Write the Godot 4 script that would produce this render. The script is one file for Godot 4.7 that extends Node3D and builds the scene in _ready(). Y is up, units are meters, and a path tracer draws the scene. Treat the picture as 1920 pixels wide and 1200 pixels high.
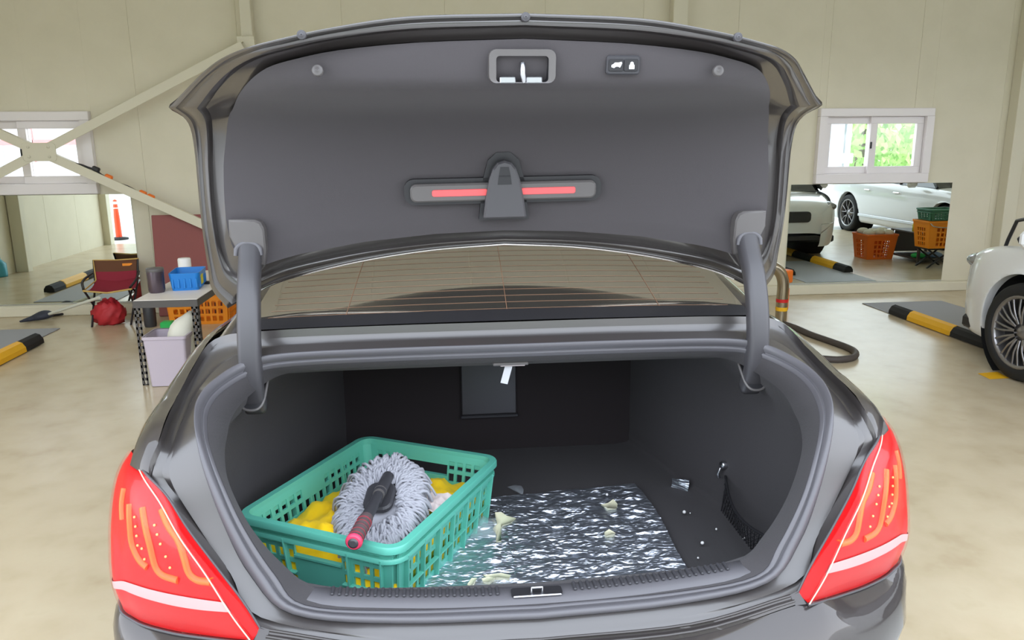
extends Node3D
# ---------------------------------------------------------------- camera numbers (also used to turn photo pixels into directions)
const FOC := 1450.0
const EYE := Vector3(-0.21, 1.65, 1.62)
var cam_basis := Basis()
var M := {}
var used := {}
var rng := RandomNumberGenerator.new()

func ray(px: float, py: float) -> Vector3:
	return cam_basis * Vector3((px - 960.0) / FOC, (600.0 - py) / FOC, -1.0)
func PZ(px: float, py: float, z: float) -> Vector3:      # pixel -> point on the plane z
	var d := ray(px, py)
	return EYE + d * ((z - EYE.z) / d.z)
func pix(p: Vector3) -> Vector2:                        # point -> pixel
	var q := cam_basis.inverse() * (p - EYE)
	return Vector2(960.0 + FOC * q.x / -q.z, 600.0 - FOC * q.y / -q.z)
func PY(px: float, py: float, y := 0.0) -> Vector3:      # pixel -> point at height y
	var d := ray(px, py)
	return EYE + d * ((y - EYE.y) / d.y)

# ---------------------------------------------------------------- mesh builder
class MB:
	var st := SurfaceTool.new()
	var g := 0
	func _init() -> void:
		st.begin(Mesh.PRIMITIVE_TRIANGLES)
	func tri(a: Vector3, b: Vector3, c: Vector3) -> void:
		st.set_smooth_group(g); st.add_vertex(a)
		st.set_smooth_group(g); st.add_vertex(b)
		st.set_smooth_group(g); st.add_vertex(c)
	func quad(a: Vector3, b: Vector3, c: Vector3, d: Vector3) -> void:
		tri(a, b, c); tri(a, c, d)
	func grid(rows: Array, closed := false) -> MB:
		for i in rows.size() - 1:
			var p: PackedVector3Array = rows[i]
			var q: PackedVector3Array = rows[i + 1]
			var n := p.size()
			for j in (n if closed else n - 1):
				var k := (j + 1) % n
				quad(p[j], p[k], q[k], q[j])
		return self
	func fan(ring: PackedVector3Array, c: Vector3, closed := true) -> MB:
		var n := ring.size()
		for j in (n if closed else n - 1):
			tri(c, ring[j], ring[(j + 1) % n])
		return self
	func box(c: Vector3, s: Vector3, bev := 0.0, bas := Basis()) -> MB:
		var old := g
		g = -1
		var h := s * 0.5
		var bv := minf(bev, minf(h.x, minf(h.y, h.z)) * 0.9)
		if bv <= 0.0:
			var v := PackedVector3Array()
			for i in 8:
				v.append(c + bas * Vector3(h.x * (1 if i & 1 else -1), h.y * (1 if i & 2 else -1), h.z * (1 if i & 4 else -1)))
			for f in [[0, 1, 3, 2], [5, 4, 6, 7], [4, 0, 2, 6], [1, 5, 7, 3], [2, 3, 7, 6], [4, 5, 1, 0]]:
				quad(v[f[3]], v[f[2]], v[f[1]], v[f[0]])
		else:
			var cor := func(sx: int, sy: int, sz: int, ax: int) -> Vector3:
				var p := Vector3(sx * (h.x - bv), sy * (h.y - bv), sz * (h.z - bv))
				p[ax] += bv * ([sx, sy, sz][ax])
				return c + bas * p
			for ax in 3:
				var u := (ax + 1) % 3
				var w := (ax + 2) % 3
				for sg in [-1, 1]:
					var q := []
					for t in [[-1, -1], [1, -1], [1, 1], [-1, 1]]:
						var sv := [0, 0, 0]
						sv[ax] = sg; sv[u] = t[0]; sv[w] = t[1]
						q.append(cor.call(sv[0], sv[1], sv[2], ax))
					quad(q[3], q[2], q[1], q[0])
					for e in [-1, 1]:
						if sg == -1 or sg == 1:
							var a := [0, 0, 0]; var b := [0, 0, 0]
							a[ax] = sg; b[ax] = sg; a[u] = e; b[u] = e; a[w] = -1; b[w] = 1
							quad(cor.call(a[0], a[1], a[2], ax), cor.call(b[0], b[1], b[2], ax), cor.call(b[0], b[1], b[2], u), cor.call(a[0], a[1], a[2], u))
			for i in 8:
				var sx := 1 if i & 1 else -1
				var sy := 1 if i & 2 else -1
				var sz := 1 if i & 4 else -1
				tri(cor.call(sx, sy, sz, 0), cor.call(sx, sy, sz, 1), cor.call(sx, sy, sz, 2))
		g = old
		return self
	func beam(a: Vector3, b: Vector3, w: float, t: float, bev := 0.0, up := Vector3.UP) -> MB:
		var d := (b - a)
		var zz := d.normalized()
		if absf(zz.dot(up)) > 0.98:
			up = Vector3.RIGHT
		var xx := up.cross(zz).normalized()
		var yy := zz.cross(xx)
		return box((a + b) * 0.5, Vector3(w, t, d.length()), bev, Basis(xx, yy, zz))
	func tube(pts: PackedVector3Array, r, sides := 10, caps := true, squash := 1.0, closed := false) -> MB:
		var rows := []
		var n := pts.size()
		var up := Vector3(0.13, 0.97, 0.2).normalized()
		for i in n:
			var d: Vector3
			if closed:
				d = pts[(i + 1) % n] - pts[(i - 1 + n) % n]
			else:
				d = pts[mini(i + 1, n - 1)] - pts[maxi(i - 1, 0)]
			d = d.normalized()
			if absf(d.dot(up)) > 0.95:
				up = Vector3(0.9, 0.1, 0.4).normalized()
			var xx := up.cross(d).normalized()
			var yy := d.cross(xx)
			up = yy
			var rr: float = r if r is float else r[i]
			var ring := PackedVector3Array()
			for k in sides:
				var a := TAU * k / sides
				ring.append(pts[i] + xx * cos(a) * rr + yy * sin(a) * rr * squash)
			rows.append(ring)
		if closed:
			rows.append(rows[0])
		grid(rows, true)
		if caps and not closed:
			var og := g
			g = -1
			fan(rows[0], pts[0]); fan(rows[n - 1], pts[n - 1])
			g = og
		return self
	func lathe(prof: Array, sides := 24, xf := Transform3D(), arc := TAU) -> MB:
		var rows := []
		for p in prof:
			var ring := PackedVector3Array()
			var m := sides if arc >= TAU - 0.001 else sides + 1
			for k in m:
				var a := arc * k / sides
				ring.append(xf * Vector3(cos(a) * p[0], p[1], sin(a) * p[0]))
			rows.append(ring)
		return grid(rows, arc >= TAU - 0.001)
	func prism(poly: PackedVector2Array, depth: float, xf := Transform3D(), bev := 0.0) -> MB:
		var old := g
		g = -1
		var n := poly.size()
		var inn := poly
		if bev > 0.0:
			var off := Geometry2D.offset_polygon(poly, -bev)
			if off.size() > 0 and off[0].size() == n:
				# match the start so that the bevel quads run straight
				var best := 0
				for k in n:
					if off[0][k].distance_to(poly[0]) < off[0][best].distance_to(poly[0]):
						best = k
				inn = PackedVector2Array()
				for k in n:
					inn.append(off[0][(best + k) % n])
			else:
				bev = 0.0
		var idx := Geometry2D.triangulate_polygon(inn)
		var z1 := depth * 0.5
		for t in range(0, idx.size(), 3):
			tri(xf * v3(inn[idx[t]], z1), xf * v3(inn[idx[t + 2]], z1), xf * v3(inn[idx[t + 1]], z1))
			tri(xf * v3(inn[idx[t]], -z1), xf * v3(inn[idx[t + 1]], -z1), xf * v3(inn[idx[t + 2]], -z1))
		for i in n:
			var j := (i + 1) % n
			if bev > 0.0:
				quad(xf * v3(inn[i], z1), xf * v3(inn[j], z1), xf * v3(poly[j], z1 - bev), xf * v3(poly[i], z1 - bev))
				quad(xf * v3(inn[j], -z1), xf * v3(inn[i], -z1), xf * v3(poly[i], -z1 + bev), xf * v3(poly[j], -z1 + bev))
			quad(xf * v3(poly[i], z1 - bev), xf * v3(poly[j], z1 - bev), xf * v3(poly[j], -z1 + bev), xf * v3(poly[i], -z1 + bev))
		g = old
		return self
	func v3(p: Vector2, z: float) -> Vector3:
		return Vector3(p.x, p.y, z)
	func ball(c: Vector3, r: Vector3, n := 10) -> MB:
		var rows := []
		for i in n + 1:
			var th := PI * i / n
			var ring := PackedVector3Array()
			for k in n * 2:
				var a := PI * k / n
				ring.append(c + Vector3(sin(th) * cos(a) * r.x, cos(th) * r.y, sin(th) * sin(a) * r.z))
			rows.append(ring)
		return grid(rows, true)
	func done() -> ArrayMesh:
		st.generate_normals()
		return st.commit()

func rrect(w: float, h: float, r: float, n := 5) -> PackedVector2Array:
	var o := PackedVector2Array()
	for c in [[1, 1, 0], [-1, 1, 1], [-1, -1, 2], [1, -1, 3]]:
		for k in n + 1:
			var a: float = (c[2] + float(k) / n) * PI / 2
			o.append(Vector2(c[0] * (w / 2 - r) + cos(a) * r, c[1] * (h / 2 - r) + sin(a) * r))
	return o
func pv(a: Array) -> PackedVector3Array:
	var o := PackedVector3Array()
	for p in a:
		o.append(p if p is Vector3 else Vector3(p[0], p[1], p[2]))
	return o
func cr(keys: PackedVector3Array, sub := 6) -> PackedVector3Array:      # Catmull-Rom through the keys
	var o := PackedVector3Array()
	var n := keys.size()
	for i in n - 1:
		var p0 := keys[i - 1] if i > 0 else keys[0] * 2.0 - keys[1]
		var p3 := keys[i + 2] if i + 2 < n else keys[n - 1] * 2.0 - keys[n - 2]
		for k in sub:
			o.append(keys[i].cubic_interpolate(keys[i + 1], p0, p3, float(k) / sub))
	o.append(keys[n - 1])
	return o
func flipx(a: PackedVector3Array) -> PackedVector3Array:
	var o := PackedVector3Array()
	for p in a:
		o.append(Vector3(-p.x, p.y, p.z))
	return o
func loop(half: PackedVector3Array) -> PackedVector3Array:                # half ring (x >= 0, both ends on x = 0) -> closed ring
	var o := half.duplicate()
	for i in range(half.size() - 2, 0, -1):
		o.append(Vector3(-half[i].x, half[i].y, half[i].z))
	return o
func patch(rows: Array, su := 5, sv := 5) -> Array:                       # smooth surface through a net of keys
	var mid := []
	for r in rows:
		mid.append(cr(pv(r), su))
	var out := []
	var n: int = mid[0].size()
	var cols := []
	for j in n:
		var c := PackedVector3Array()
		for i in mid.size():
			c.append(mid[i][j])
		cols.append(cr(c, sv))
	for i in cols[0].size():
		var row := PackedVector3Array()
		for j in n:
			row.append(cols[j][i])
		out.append(row)
	return out
func flipgrid(rows: Array) -> Array:
	var o := []
	for r in rows:
		o.append(flipx(r))
	return o

# ---------------------------------------------------------------- nodes
func numbered(n: String) -> String:
	if not used.has(n):
		used[n] = 0
		return n
	used[n] += 1
	return "%s_%03d" % [n, used[n]]
func tag(o: Node3D, label: String, category: String, group := "") -> Node3D:
	o.set_meta("label", label); o.set_meta("category", category)
	if group: o.set_meta("group", group)
	return o
func thing(called: String, label: String, category: String, at := Vector3.ZERO, turn := 0.0, group := "") -> Node3D:
	var o := Node3D.new()
	o.name = numbered(called)
	add_child(o)
	o.position = at; o.rotation.y = turn
	return tag(o, label, category, group)
func obj(called: String, b: MB, m: String, parent: Node = null) -> MeshInstance3D:
	var o := MeshInstance3D.new()
	o.mesh = b.done()
	o.material_override = M[m]
	if parent == null:
		o.name = numbered(called); add_child(o)
	else:
		o.name = called; parent.add_child(o, true)
	return o
func inst(called: String, mesh: Mesh, m: String, parent: Node, xf := Transform3D()) -> MeshInstance3D:
	var o := MeshInstance3D.new()
	o.mesh = mesh; o.material_override = M[m]; o.name = called; o.transform = xf
	parent.add_child(o, true)
	return o
func struct(called: String, b: MB, m: String) -> MeshInstance3D:
	var o := obj(called, b, m)
	o.set_meta("kind", "structure")
	return o
func structnode(called: String) -> Node3D:
	var o := Node3D.new()
	o.name = called; add_child(o); o.set_meta("kind", "structure")
	return o
func solo(called: String, b: MB, m: String, label: String, category: String, group := "") -> MeshInstance3D:
	var o := obj(called, b, m)
	tag(o, label, category, group)
	return o

# ---------------------------------------------------------------- materials
func noise_tex(freq: float, oct: int, ramp: Array, sz := 512, seed_ := 1, kind := FastNoiseLite.TYPE_SIMPLEX_SMOOTH) -> ImageTexture:
	var f := FastNoiseLite.new()
	f.seed = seed_; f.frequency = freq; f.fractal_octaves = oct; f.noise_type = kind
	var im := f.get_seamless_image(sz, sz)
	im.convert(Image.FORMAT_RGB8)
	var gr := Gradient.new()
	gr.offsets = PackedFloat32Array(); gr.colors = PackedColorArray()
	var offs := PackedFloat32Array(); var cols := PackedColorArray()
	for s in ramp:
		offs.append(s[0]); cols.append(s[1])
	gr.offsets = offs; gr.colors = cols
	for y in sz:
		for x in sz:
			im.set_pixel(x, y, gr.sample(im.get_pixel(x, y).r))
	return ImageTexture.create_from_image(im)
func bump_tex(freq: float, oct: int, strength: float, sz := 256, seed_ := 3, stretch := Vector2.ONE) -> ImageTexture:
	var f := FastNoiseLite.new()
	f.seed = seed_; f.frequency = freq; f.fractal_octaves = oct
	var im := f.get_seamless_image(sz, sz)
	if stretch != Vector2.ONE:
		im.resize(int(sz * stretch.x), int(sz * stretch.y), Image.INTERPOLATE_CUBIC)
	im.convert(Image.FORMAT_RGBA8)
	im.bump_map_to_normal_map(strength)
	return ImageTexture.create_from_image(im)
func foil_tex() -> ImageTexture:                      # creases running across, one metre square
	var f := FastNoiseLite.new()
	f.seed = 21; f.frequency = 1.0; f.fractal_octaves = 3
	var im := Image.create(1024, 1024, false, Image.FORMAT_RGBA8)
	for y in 1024:
		for x in 1024:
			var u := x / 1024.0; var v := y / 1024.0
			var h := 0.5 + 0.42 * f.get_noise_2d(u * 12.0, v * 36.0) + 0.09 * f.get_noise_2d(u * 40.0 + 9.0, v * 100.0)
			im.set_pixel(x, y, Color(h, h, h))
	im.bump_map_to_normal_map(14.0)
	return ImageTexture.create_from_image(im)
func mat(n: String, c: Color, rough := 0.6, metal := 0.0, opt := {}) -> StandardMaterial3D:
	var m := StandardMaterial3D.new()
	m.resource_name = n
	m.albedo_color = c; m.roughness = rough; m.metallic = metal
	for k in opt:
		m.set(k, opt[k])
	M[n] = m
	return m
func c8(r: int, g: int, b: int, a := 1.0) -> Color:
	return Color(r / 255.0, g / 255.0, b / 255.0, a)
func tex3(m: StandardMaterial3D, t: Texture2D, scale: float) -> void:
	m.albedo_texture = t; m.uv1_triplanar = true; m.uv1_world_triplanar = true
	m.uv1_scale = Vector3.ONE * scale
func nrm3(m: StandardMaterial3D, t: Texture2D, amount: float, scale := 0.0) -> void:
	m.normal_enabled = true; m.normal_texture = t; m.normal_scale = amount
	m.uv1_triplanar = true; m.uv1_world_triplanar = true
	if scale > 0: m.uv1_scale = Vector3.ONE * scale

func materials() -> void:
	var felt_n := bump_tex(0.18, 3, 3.0, 256, 5)
	var m := mat("wall", c8(222, 217, 194), 0.55)
	tex3(m, noise_tex(0.02, 4, [[0.0, c8(218, 211, 188)], [0.5, c8(221, 214, 191)], [1.0, c8(224, 217, 195)]], 256, 11), 0.4)
	m.albedo_color = Color.WHITE
	mat("steel_cream", c8(218, 212, 190), 0.5)
	m = mat("floor", Color.WHITE, 0.27)
	tex3(m, noise_tex(0.012, 5, [[0.0, c8(182, 163, 134)], [0.3, c8(193, 177, 148)], [0.55, c8(198, 182, 154)], [0.8, c8(201, 186, 158)], [1.0, c8(194, 178, 149)]], 1024, 4), 0.22)
	mat("ground", c8(196, 194, 188), 0.8)
	mat("asphalt", c8(120, 120, 122), 0.85)
	mat("ceiling", c8(238, 234, 220), 0.6)
	mat("pvc", c8(236, 230, 230), 0.35)
	mat("pane", Color(0.9, 0.97, 0.95, 0.06), 0.02, 0.0, {"transparency": BaseMaterial3D.TRANSPARENCY_ALPHA})
	mat("mirror", Color(0.90, 0.93, 0.91), 0.0, 1.0)
	mat("black_plastic", c8(38, 37, 40), 0.45)
	mat("dark_plastic", c8(58, 57, 61), 0.5)
	mat("grey_plastic", c8(96, 92, 91), 0.40)
	mat("mid_plastic", c8(74, 72, 75), 0.40)
	mat("rubber", c8(92, 90, 94), 0.45)
	mat("rubber_black", c8(30, 30, 31), 0.75)
	# car
	var body := c8(62, 57, 56)           # one body colour; inside the opening it has only a thin satin coat
	mat("paint", body, 0.36, 0.3, {"metallic_specular": 0.3, "clearcoat_enabled": true, "clearcoat": 1.0, "clearcoat_roughness": 0.02})
	mat("paint_inner", body, 0.42, 0.3, {"metallic_specular": 0.7, "clearcoat_enabled": true, "clearcoat": 1.0, "clearcoat_roughness": 0.22})
	mat("paint_lid", body, 0.34, 0.3, {"metallic_specular": 0.7, "clearcoat_enabled": true, "clearcoat": 1.0, "clearcoat_roughness": 0.10})
	mat("paint_white", c8(236, 237, 238), 0.3, 0.0, {"clearcoat_enabled": true, "clearcoat": 0.8, "clearcoat_roughness": 0.03})
	m = mat("felt", c8(73, 69, 71), 0.95, 0.0, {"rim_enabled": true, "rim": 0.35, "rim_tint": 0.5})
	nrm3(m, felt_n, 0.5, 14.0)
	m = mat("carpet", c8(64, 61, 63), 0.97, 0.0, {"rim_enabled": true, "rim": 0.3, "rim_tint": 0.5})
	nrm3(m, felt_n, 0.7, 11.0)
	m = mat("seat_cloth", c8(46, 40, 42), 0.95)
	mat("tinted_glass", c8(170, 165, 156), 0.04, 0.92)
	mat("dark_glass", c8(20, 22, 24), 0.03, 0.0, {"metallic_specular": 0.7})
	mat("heater_line", c8(150, 112, 88), 0.5)
	mat("chrome", c8(225, 220, 218), 0.12, 1.0)
	mat("satin_metal", c8(196, 196, 200), 0.3, 1.0)
	mat("lamp_red", c8(196, 14, 18), 0.3)
	mat("lamp_dark_red", c8(150, 14, 22), 0.25)
	mat("paper", c8(196, 196, 200), 0.7)
	mat("lamp_orange", c8(248, 100, 40), 0.35)
	mat("lamp_white", c8(188, 175, 174), 0.4)
	mat("lamp_line", c8(255, 196, 172), 0.35)
	mat("lamp_dot", c8(255, 205, 130), 0.25)
	mat("lens", Color(0.86, 0.03, 0.06, 0.12), 0.02, 0.0, {"transparency": BaseMaterial3D.TRANSPARENCY_ALPHA, "metallic_specular": 0.28})
	mat("reflector_red", c8(248, 96, 98), 0.35)
	mat("icon_white", c8(245, 245, 248), 0.4)
	mat("lamp_glow", c8(250, 248, 240), 0.5, 0.0, {"emission_enabled": true, "emission": c8(255, 250, 238), "emission_energy_multiplier": 2.0})
	mat("headlamp", c8(150, 152, 156), 0.12, 0.6)
	# trunk goods
	m = mat("crate_green", c8(96, 186, 166), 0.42)
	mat("cloth_yellow", c8(252, 205, 12), 0.95, 0.0, {"rim_enabled": true, "rim": 0.3})
	nrm3(M.cloth_yellow, felt_n, 0.5, 16.0)
	mat("cloth_white", c8(232, 216, 212), 0.95)
	mat("mop_grey", c8(166, 166, 174), 0.95, 0.0, {"rim_enabled": true, "rim": 0.4})
	mat("grip", c8(90, 74, 76), 0.7)
	mat("grip_red", c8(168, 62, 74), 0.6)
	mat("pink_ring", c8(240, 70, 105), 0.45)
	m = mat("foil", c8(226, 231, 242), 0.42, 1.0)
	nrm3(m, foil_tex(), 1.0, 1.0)
	mat("scrap", c8(238, 234, 200), 0.8)
	mat("bead", c8(240, 238, 236), 0.7)
	mat("clear_film", Color(0.9, 0.93, 0.96, 0.25), 0.1, 0.0, {"transparency": BaseMaterial3D.TRANSPARENCY_ALPHA})
	# garage goods
	mat("orange_plastic", c8(250, 150, 26), 0.45)
	mat("orange_deep", c8(238, 118, 34), 0.45)
	mat("yellow_paint", c8(246, 186, 30), 0.5)
	mat("red_tape", c8(214, 34, 34), 0.5)
	mat("steel_pipe", c8(176, 164, 142), 0.22, 0.9)
	mat("iron", c8(86, 82, 80), 0.5, 0.3)
	mat("table_top", c8(236, 228, 220), 0.5)
	mat("lilac", c8(190, 178, 190), 0.5)
	mat("maroon", c8(142, 78, 74), 0.6)
	mat("chair_red", c8(142, 34, 52), 0.85)
	mat("chair_brown", c8(104, 66, 42), 0.85)
	mat("piping", c8(206, 170, 96), 0.7)
	mat("bag_red", c8(190, 44, 52), 0.6)
	mat("blue_plastic", c8(34, 128, 208), 0.4)
	mat("blue_sheer", c8(150, 198, 232), 0.3)
	mat("label_yellow", c8(228, 214, 60), 0.6)
	mat("green_plastic", c8(42, 190, 92), 0.5)
	mat("tumbler", c8(94, 82, 90), 0.25, 0.5)
	mat("white_plastic", c8(240, 238, 234), 0.45)
	mat("mat_grey", c8(158, 160, 166), 0.6)
	mat("broom_dark", c8(48, 52, 66), 0.6)
	mat("broom_shaft", c8(222, 222, 210), 0.4)
	mat("hose", c8(74, 66, 62), 0.6)
	mat("teal_bottle", c8(70, 160, 180), 0.3)
	mat("crate_dark_green", c8(66, 122, 96), 0.5)
	mat("cone_orange", c8(250, 84, 40), 0.5)
	mat("leaf", c8(150, 196, 100), 0.8, 0.0, {"backlight_enabled": true, "backlight": c8(90, 140, 40)})
	mat("leaf_dark", c8(74, 104, 52), 0.8, 0.0, {"backlight_enabled": true, "backlight": c8(50, 80, 30)})
	mat("leaf_pale", c8(196, 226, 150), 0.8, 0.0, {"backlight_enabled": true, "backlight": c8(110, 160, 60)})
	mat("bark", c8(110, 92, 74), 0.9)
	mat("facade", c8(236, 238, 240), 0.7)
	mat("facade_blue", c8(196, 206, 222), 0.6)
	mat("red_stripe", c8(236, 150, 150), 0.6)
	mat("cloth_pale", c8(226, 222, 206), 0.9)
	mat("cloth_blue", c8(120, 150, 190), 0.9)
	mat("wheel_grey", c8(150, 147, 148), 0.3, 0.8)
	mat("wheel_dark", c8(52, 50, 52), 0.5, 0.3)

# ================================================================ the dark sedan
func ringkeys(k: Array, sub := 5) -> PackedVector3Array:
	return cr(pv(k), sub)

func side_profile(xc: float, yc: float, w: float, ybot: float) -> PackedVector3Array:
	var k := pv([[xc, yc, 0], [xc + (w - xc) * 0.45, yc - 0.018, 0], [xc + (w - xc) * 0.8, yc - 0.065, 0], [w - 0.005, yc - 0.16, 0], [w, 0.72, 0], [w + 0.004, 0.58, 0], [w - 0.01, 0.42, 0], [w - 0.05, 0.26, 0]])
	var o := PackedVector3Array()
	for p in cr(k, 4):
		o.append(Vector3(p.x, maxf(p.y, ybot), 0))
	return o

func build_sedan() -> Node3D:
	var car := thing("sedan", "black sedan with its trunk wide open and a crate inside", "car")
	# ---- rings round the trunk opening, from the fender edge inwards (half loops, top centre to bottom centre)
	var s2 := ringkeys([[0, 1.137, -.60], [.35, 1.137, -.60], [.70, 1.130, -.61], [.86, 1.10, -.65], [.896, 1.040, -.52], [.888, 1.020, -.38], [.873, 1.008, -.25], [.862, .985, -.148], [.880, .908, -.11], [.79, .818, -.045], [.715, .733, .004], [.632, .612, .048], [.345, .580, .104], [0, .578, .118]])
	var s4 := ringkeys([[0, 1.100, -.56], [.35, 1.100, -.56], [.68, 1.095, -.56], [.79, 1.072, -.52], [.838, 1.032, -.43], [.848, 1.000, -.33], [.842, .984, -.235], [.836, .955, -.155], [.834, .903, -.109], [.770, .803, -.066], [.694, .704, -.02], [.622, .622, .032], [.34, .590, .088], [0, .590, .102]])
	var s3 := PackedVector3Array()
	var s3b := PackedVector3Array()
	for i in s2.size():
		var f := clampf((40.0 - i) / 8.0, 0.0, 1.0)
		var dip := 0.034 * f
		var gr := 0.022 * clampf((i - 39.0) / 4.0, 0, 1) * clampf((60.0 - i) / 6.0, 0, 1)
		s3.append(s4[i].lerp(s2[i], 0.35) + Vector3(0, -dip * 0.7, -gr))
		s3b.append(s4[i].lerp(s2[i], 0.80) + Vector3(0, -dip, -gr))
	var s5 := ringkeys([[0, 1.085, -.535], [.35, 1.085, -.535], [.65, 1.080, -.533], [.757, 1.064, -.50], [.812, 1.040, -.405], [.820, 1.024, -.315], [.802, 1.012, -.222], [.780, .985, -.152], [.757, .917, -.108], [.712, .802, -.064], [.652, .695, -.022], [.556, .618, .022], [.32, .606, .066], [0, .604, .082]])
	var s7 := ringkeys([[0, 1.042, -.55], [.35, 1.042, -.55], [.62, 1.038, -.548], [.72, 1.032, -.515], [.782, 1.014, -.42], [.796, .995, -.322], [.773, .975, -.215], [.748, .945, -.15], [.715, .888, -.102], [.662, .800, -.048], [.592, .700, -.008], [.525, .640, .022], [.31, .628, .048], [0, .626, .06]])
	var s2in := PackedVector3Array()
	for i in s2.size():
		s2in.append(s2[i].lerp(s4[i], 0.07) + Vector3(0, -0.020 * clampf((44.0 - i) / 4.0, 0.15, 1.0), 0))
	var b := MB.new()
	var rows := [loop(s2), loop(s2in), loop(s3b), loop(s3), loop(s4)]
	b.grid([rows[0], rows[1]], true); b.g = 1
	b.grid([rows[1], rows[2], rows[3]], true); b.g = 2
	b.grid([rows[3], rows[4]], true); b.g = 3
	b.grid([loop(s4), loop(s5)], true)
	obj("opening_flange", b, "paint_inner", car)
	# weatherstrip: a bulb between s5 and s7
	b = MB.new()
	var wr := []
	for t in [[0.0, -0.004], [0.06, 0.012], [0.25, 0.019], [0.5, 0.018], [0.6, 0.008], [0.64, 0.001], [0.70, 0.008], [0.85, 0.010], [1.0, -0.004]]:
		var r := PackedVector3Array()
		for i in s5.size():
			var n := Vector3(0, 0.55, 0.83)
			r.append(s5[i].lerp(s7[i], t[0]) + n * t[1])
		wr.append(loop(r))
	b.grid(wr, true)
	obj("weatherstrip", b, "rubber", car)
	# carpeted lip and boot lining
	var s8 := ringkeys([[0, 1.022, -.57], [.35, 1.022, -.57], [.60, 1.016, -.57], [.685, 1.0, -.56], [.738, .975, -.46], [.755, .955, -.37], [.752, .930, -.30], [.744, .900, -.235], [.724, .845, -.185], [.664, .755, -.125], [.585, .680, -.075], [.50, .640, -.035], [.30, .632, -.016], [0, .630, -.006]])
	var s8b := PackedVector3Array()
	for i in s8.size():
		s8b.append(s8[i] + Vector3(signf(s8[i].x) * 0.01 if i < 55 else 0.0, 0.0, -0.02))
	var c1 := ringkeys([[0, 1.0, -.62], [.35, 1.0, -.62], [.60, .995, -.63], [.695, .985, -.62], [.768, .918, -.528], [.825, .868, -.465], [.855, .82, -.42], [.87, .77, -.38], [.878, .70, -.33], [.872, .58, -.28], [.85, .46, -.22], [.76, .388, -.15], [.4, .383, -.09], [0, .383, -.08]])
	var c2 := ringkeys([[0, .996, -.85], [.35, .996, -.85], [.6, .986, -.85], [.68, .966, -.85], [.745, .92, -.82], [.778, .87, -.80], [.795, .81, -.79], [.805, .74, -.78], [.812, .65, -.77], [.815, .53, -.76], [.808, .43, -.75], [.75, .381, -.74], [.4, .38, -.74], [0, .38, -.74]])
	var c3 := ringkeys([[0, .99, -1.15], [.3, .99, -1.15], [.52, .98, -1.15], [.60, .955, -1.15], [.645, .91, -1.14], [.665, .86, -1.13], [.675, .80, -1.12], [.682, .74, -1.12], [.686, .65, -1.11], [.69, .53, -1.10], [.688, .43, -1.10], [.655, .382, -1.10], [.35, .38, -1.10], [0, .38, -1.10]])
	var c4 := ringkeys([[0, .985, -1.47], [.28, .985, -1.47], [.46, .975, -1.47], [.54, .95, -1.47], [.575, .90, -1.47], [.59, .85, -1.47], [.595, .80, -1.47], [.60, .74, -1.47], [.60, .65, -1.47], [.60, .53, -1.47], [.60, .43, -1.47], [.57, .383, -1.47], [.3, .38, -1.47], [0, .38, -1.47]])
	b = MB.new()
	b.grid([loop(s7), loop(s8)], true)
	b.grid([loop(s8), loop(s8b), loop(c1), loop(c2), loop(c3), loop(c4)], true)
	obj("boot_lining", b, "carpet", car)
	b = MB.new()
	b.fan(loop(c4), Vector3(0, .68, -1.47))
	obj("seat_back_panel", b, "seat_cloth", car)
	# sill plate with ribs and the striker pocket
	b = MB.new()
	var pr := [[], [], [], []]
	for i in 25:
		var x := -0.535 + 1.07 * i / 24.0
		var q := (x / 0.535) * (x / 0.535)
		var zi := -0.004 - 0.045 * q
		var zo := 0.060 - 0.045 * q
		var yy := 0.636 + 0.008 * q
		pr[0].append(Vector3(x, yy - 0.03, zi - 0.004))
		pr[1].append(Vector3(x, yy, zi))
		pr[2].append(Vector3(x, yy - 0.002, zo - 0.012))
		pr[3].append(Vector3(x, yy - 0.014, zo))
	b.grid([pv(pr[0]), pv(pr[1]), pv(pr[2]), pv(pr[3])])
	var sp := obj("sill_plate", b, "rubber", car)
	b = MB.new()
	for i in 58:
		var x := -0.47 + 0.94 * i / 57.0
		if absf(x) < 0.075: continue
		var q := (x / 0.535) * (x / 0.535)
		b.box(Vector3(x, 0.638 + 0.008 * q, 0.012 - 0.045 * q), Vector3(0.0075, 0.006, 0.034), 0.002)
	obj("sill_ribs", b, "dark_plastic", sp)
	b = MB.new()
	b.prism(rrect(0.118, 0.034, 0.008), 0.004, Transform3D(Basis(Vector3.RIGHT, -PI / 2), Vector3(0, 0.6375, 0.024)))
	obj("striker_pocket", b, "black_plastic", sp)
	b = MB.new()
	b.beam(Vector3(-0.056, .6385, .042), Vector3(0.056, .6385, .042), 0.006, 0.005, 0.002)
	obj("pocket_lip", b, "satin_metal", sp)
	b = MB.new()
	b.tube(pv([[-.012, .636, .03], [-.012, .652, .03], [.012, .652, .03], [.012, .636, .03]]), 0.0032, 8)
	obj("striker", b, "satin_metal", car)
	# rear glass, its heater lines and the shelf under it
	var ge := func(u: float, v: float) -> Vector3:
		var hw := lerpf(0.79, 0.60, v)
		var x := u * hw
		var y := lerpf(1.139, 1.475, v) - 0.030 * u * u * (1 - v) - 0.05 * u * u * v + 0.03 * sin(v * PI)
		var z := lerpf(-0.608, -1.46, v) - 0.10 * u * u * (1.0 - v * 0.3)
		return Vector3(x, y, z)
	b = MB.new()
	rows = []
	for i in 13:
		var r := PackedVector3Array()
		for j in 25:
			r.append(ge.call(-1.0 + j / 12.0, i / 12.0))
		rows.append(r)
	b.grid(rows)
	var gl := obj("rear_glass", b, "tinted_glass", car)
	b = MB.new()
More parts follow.
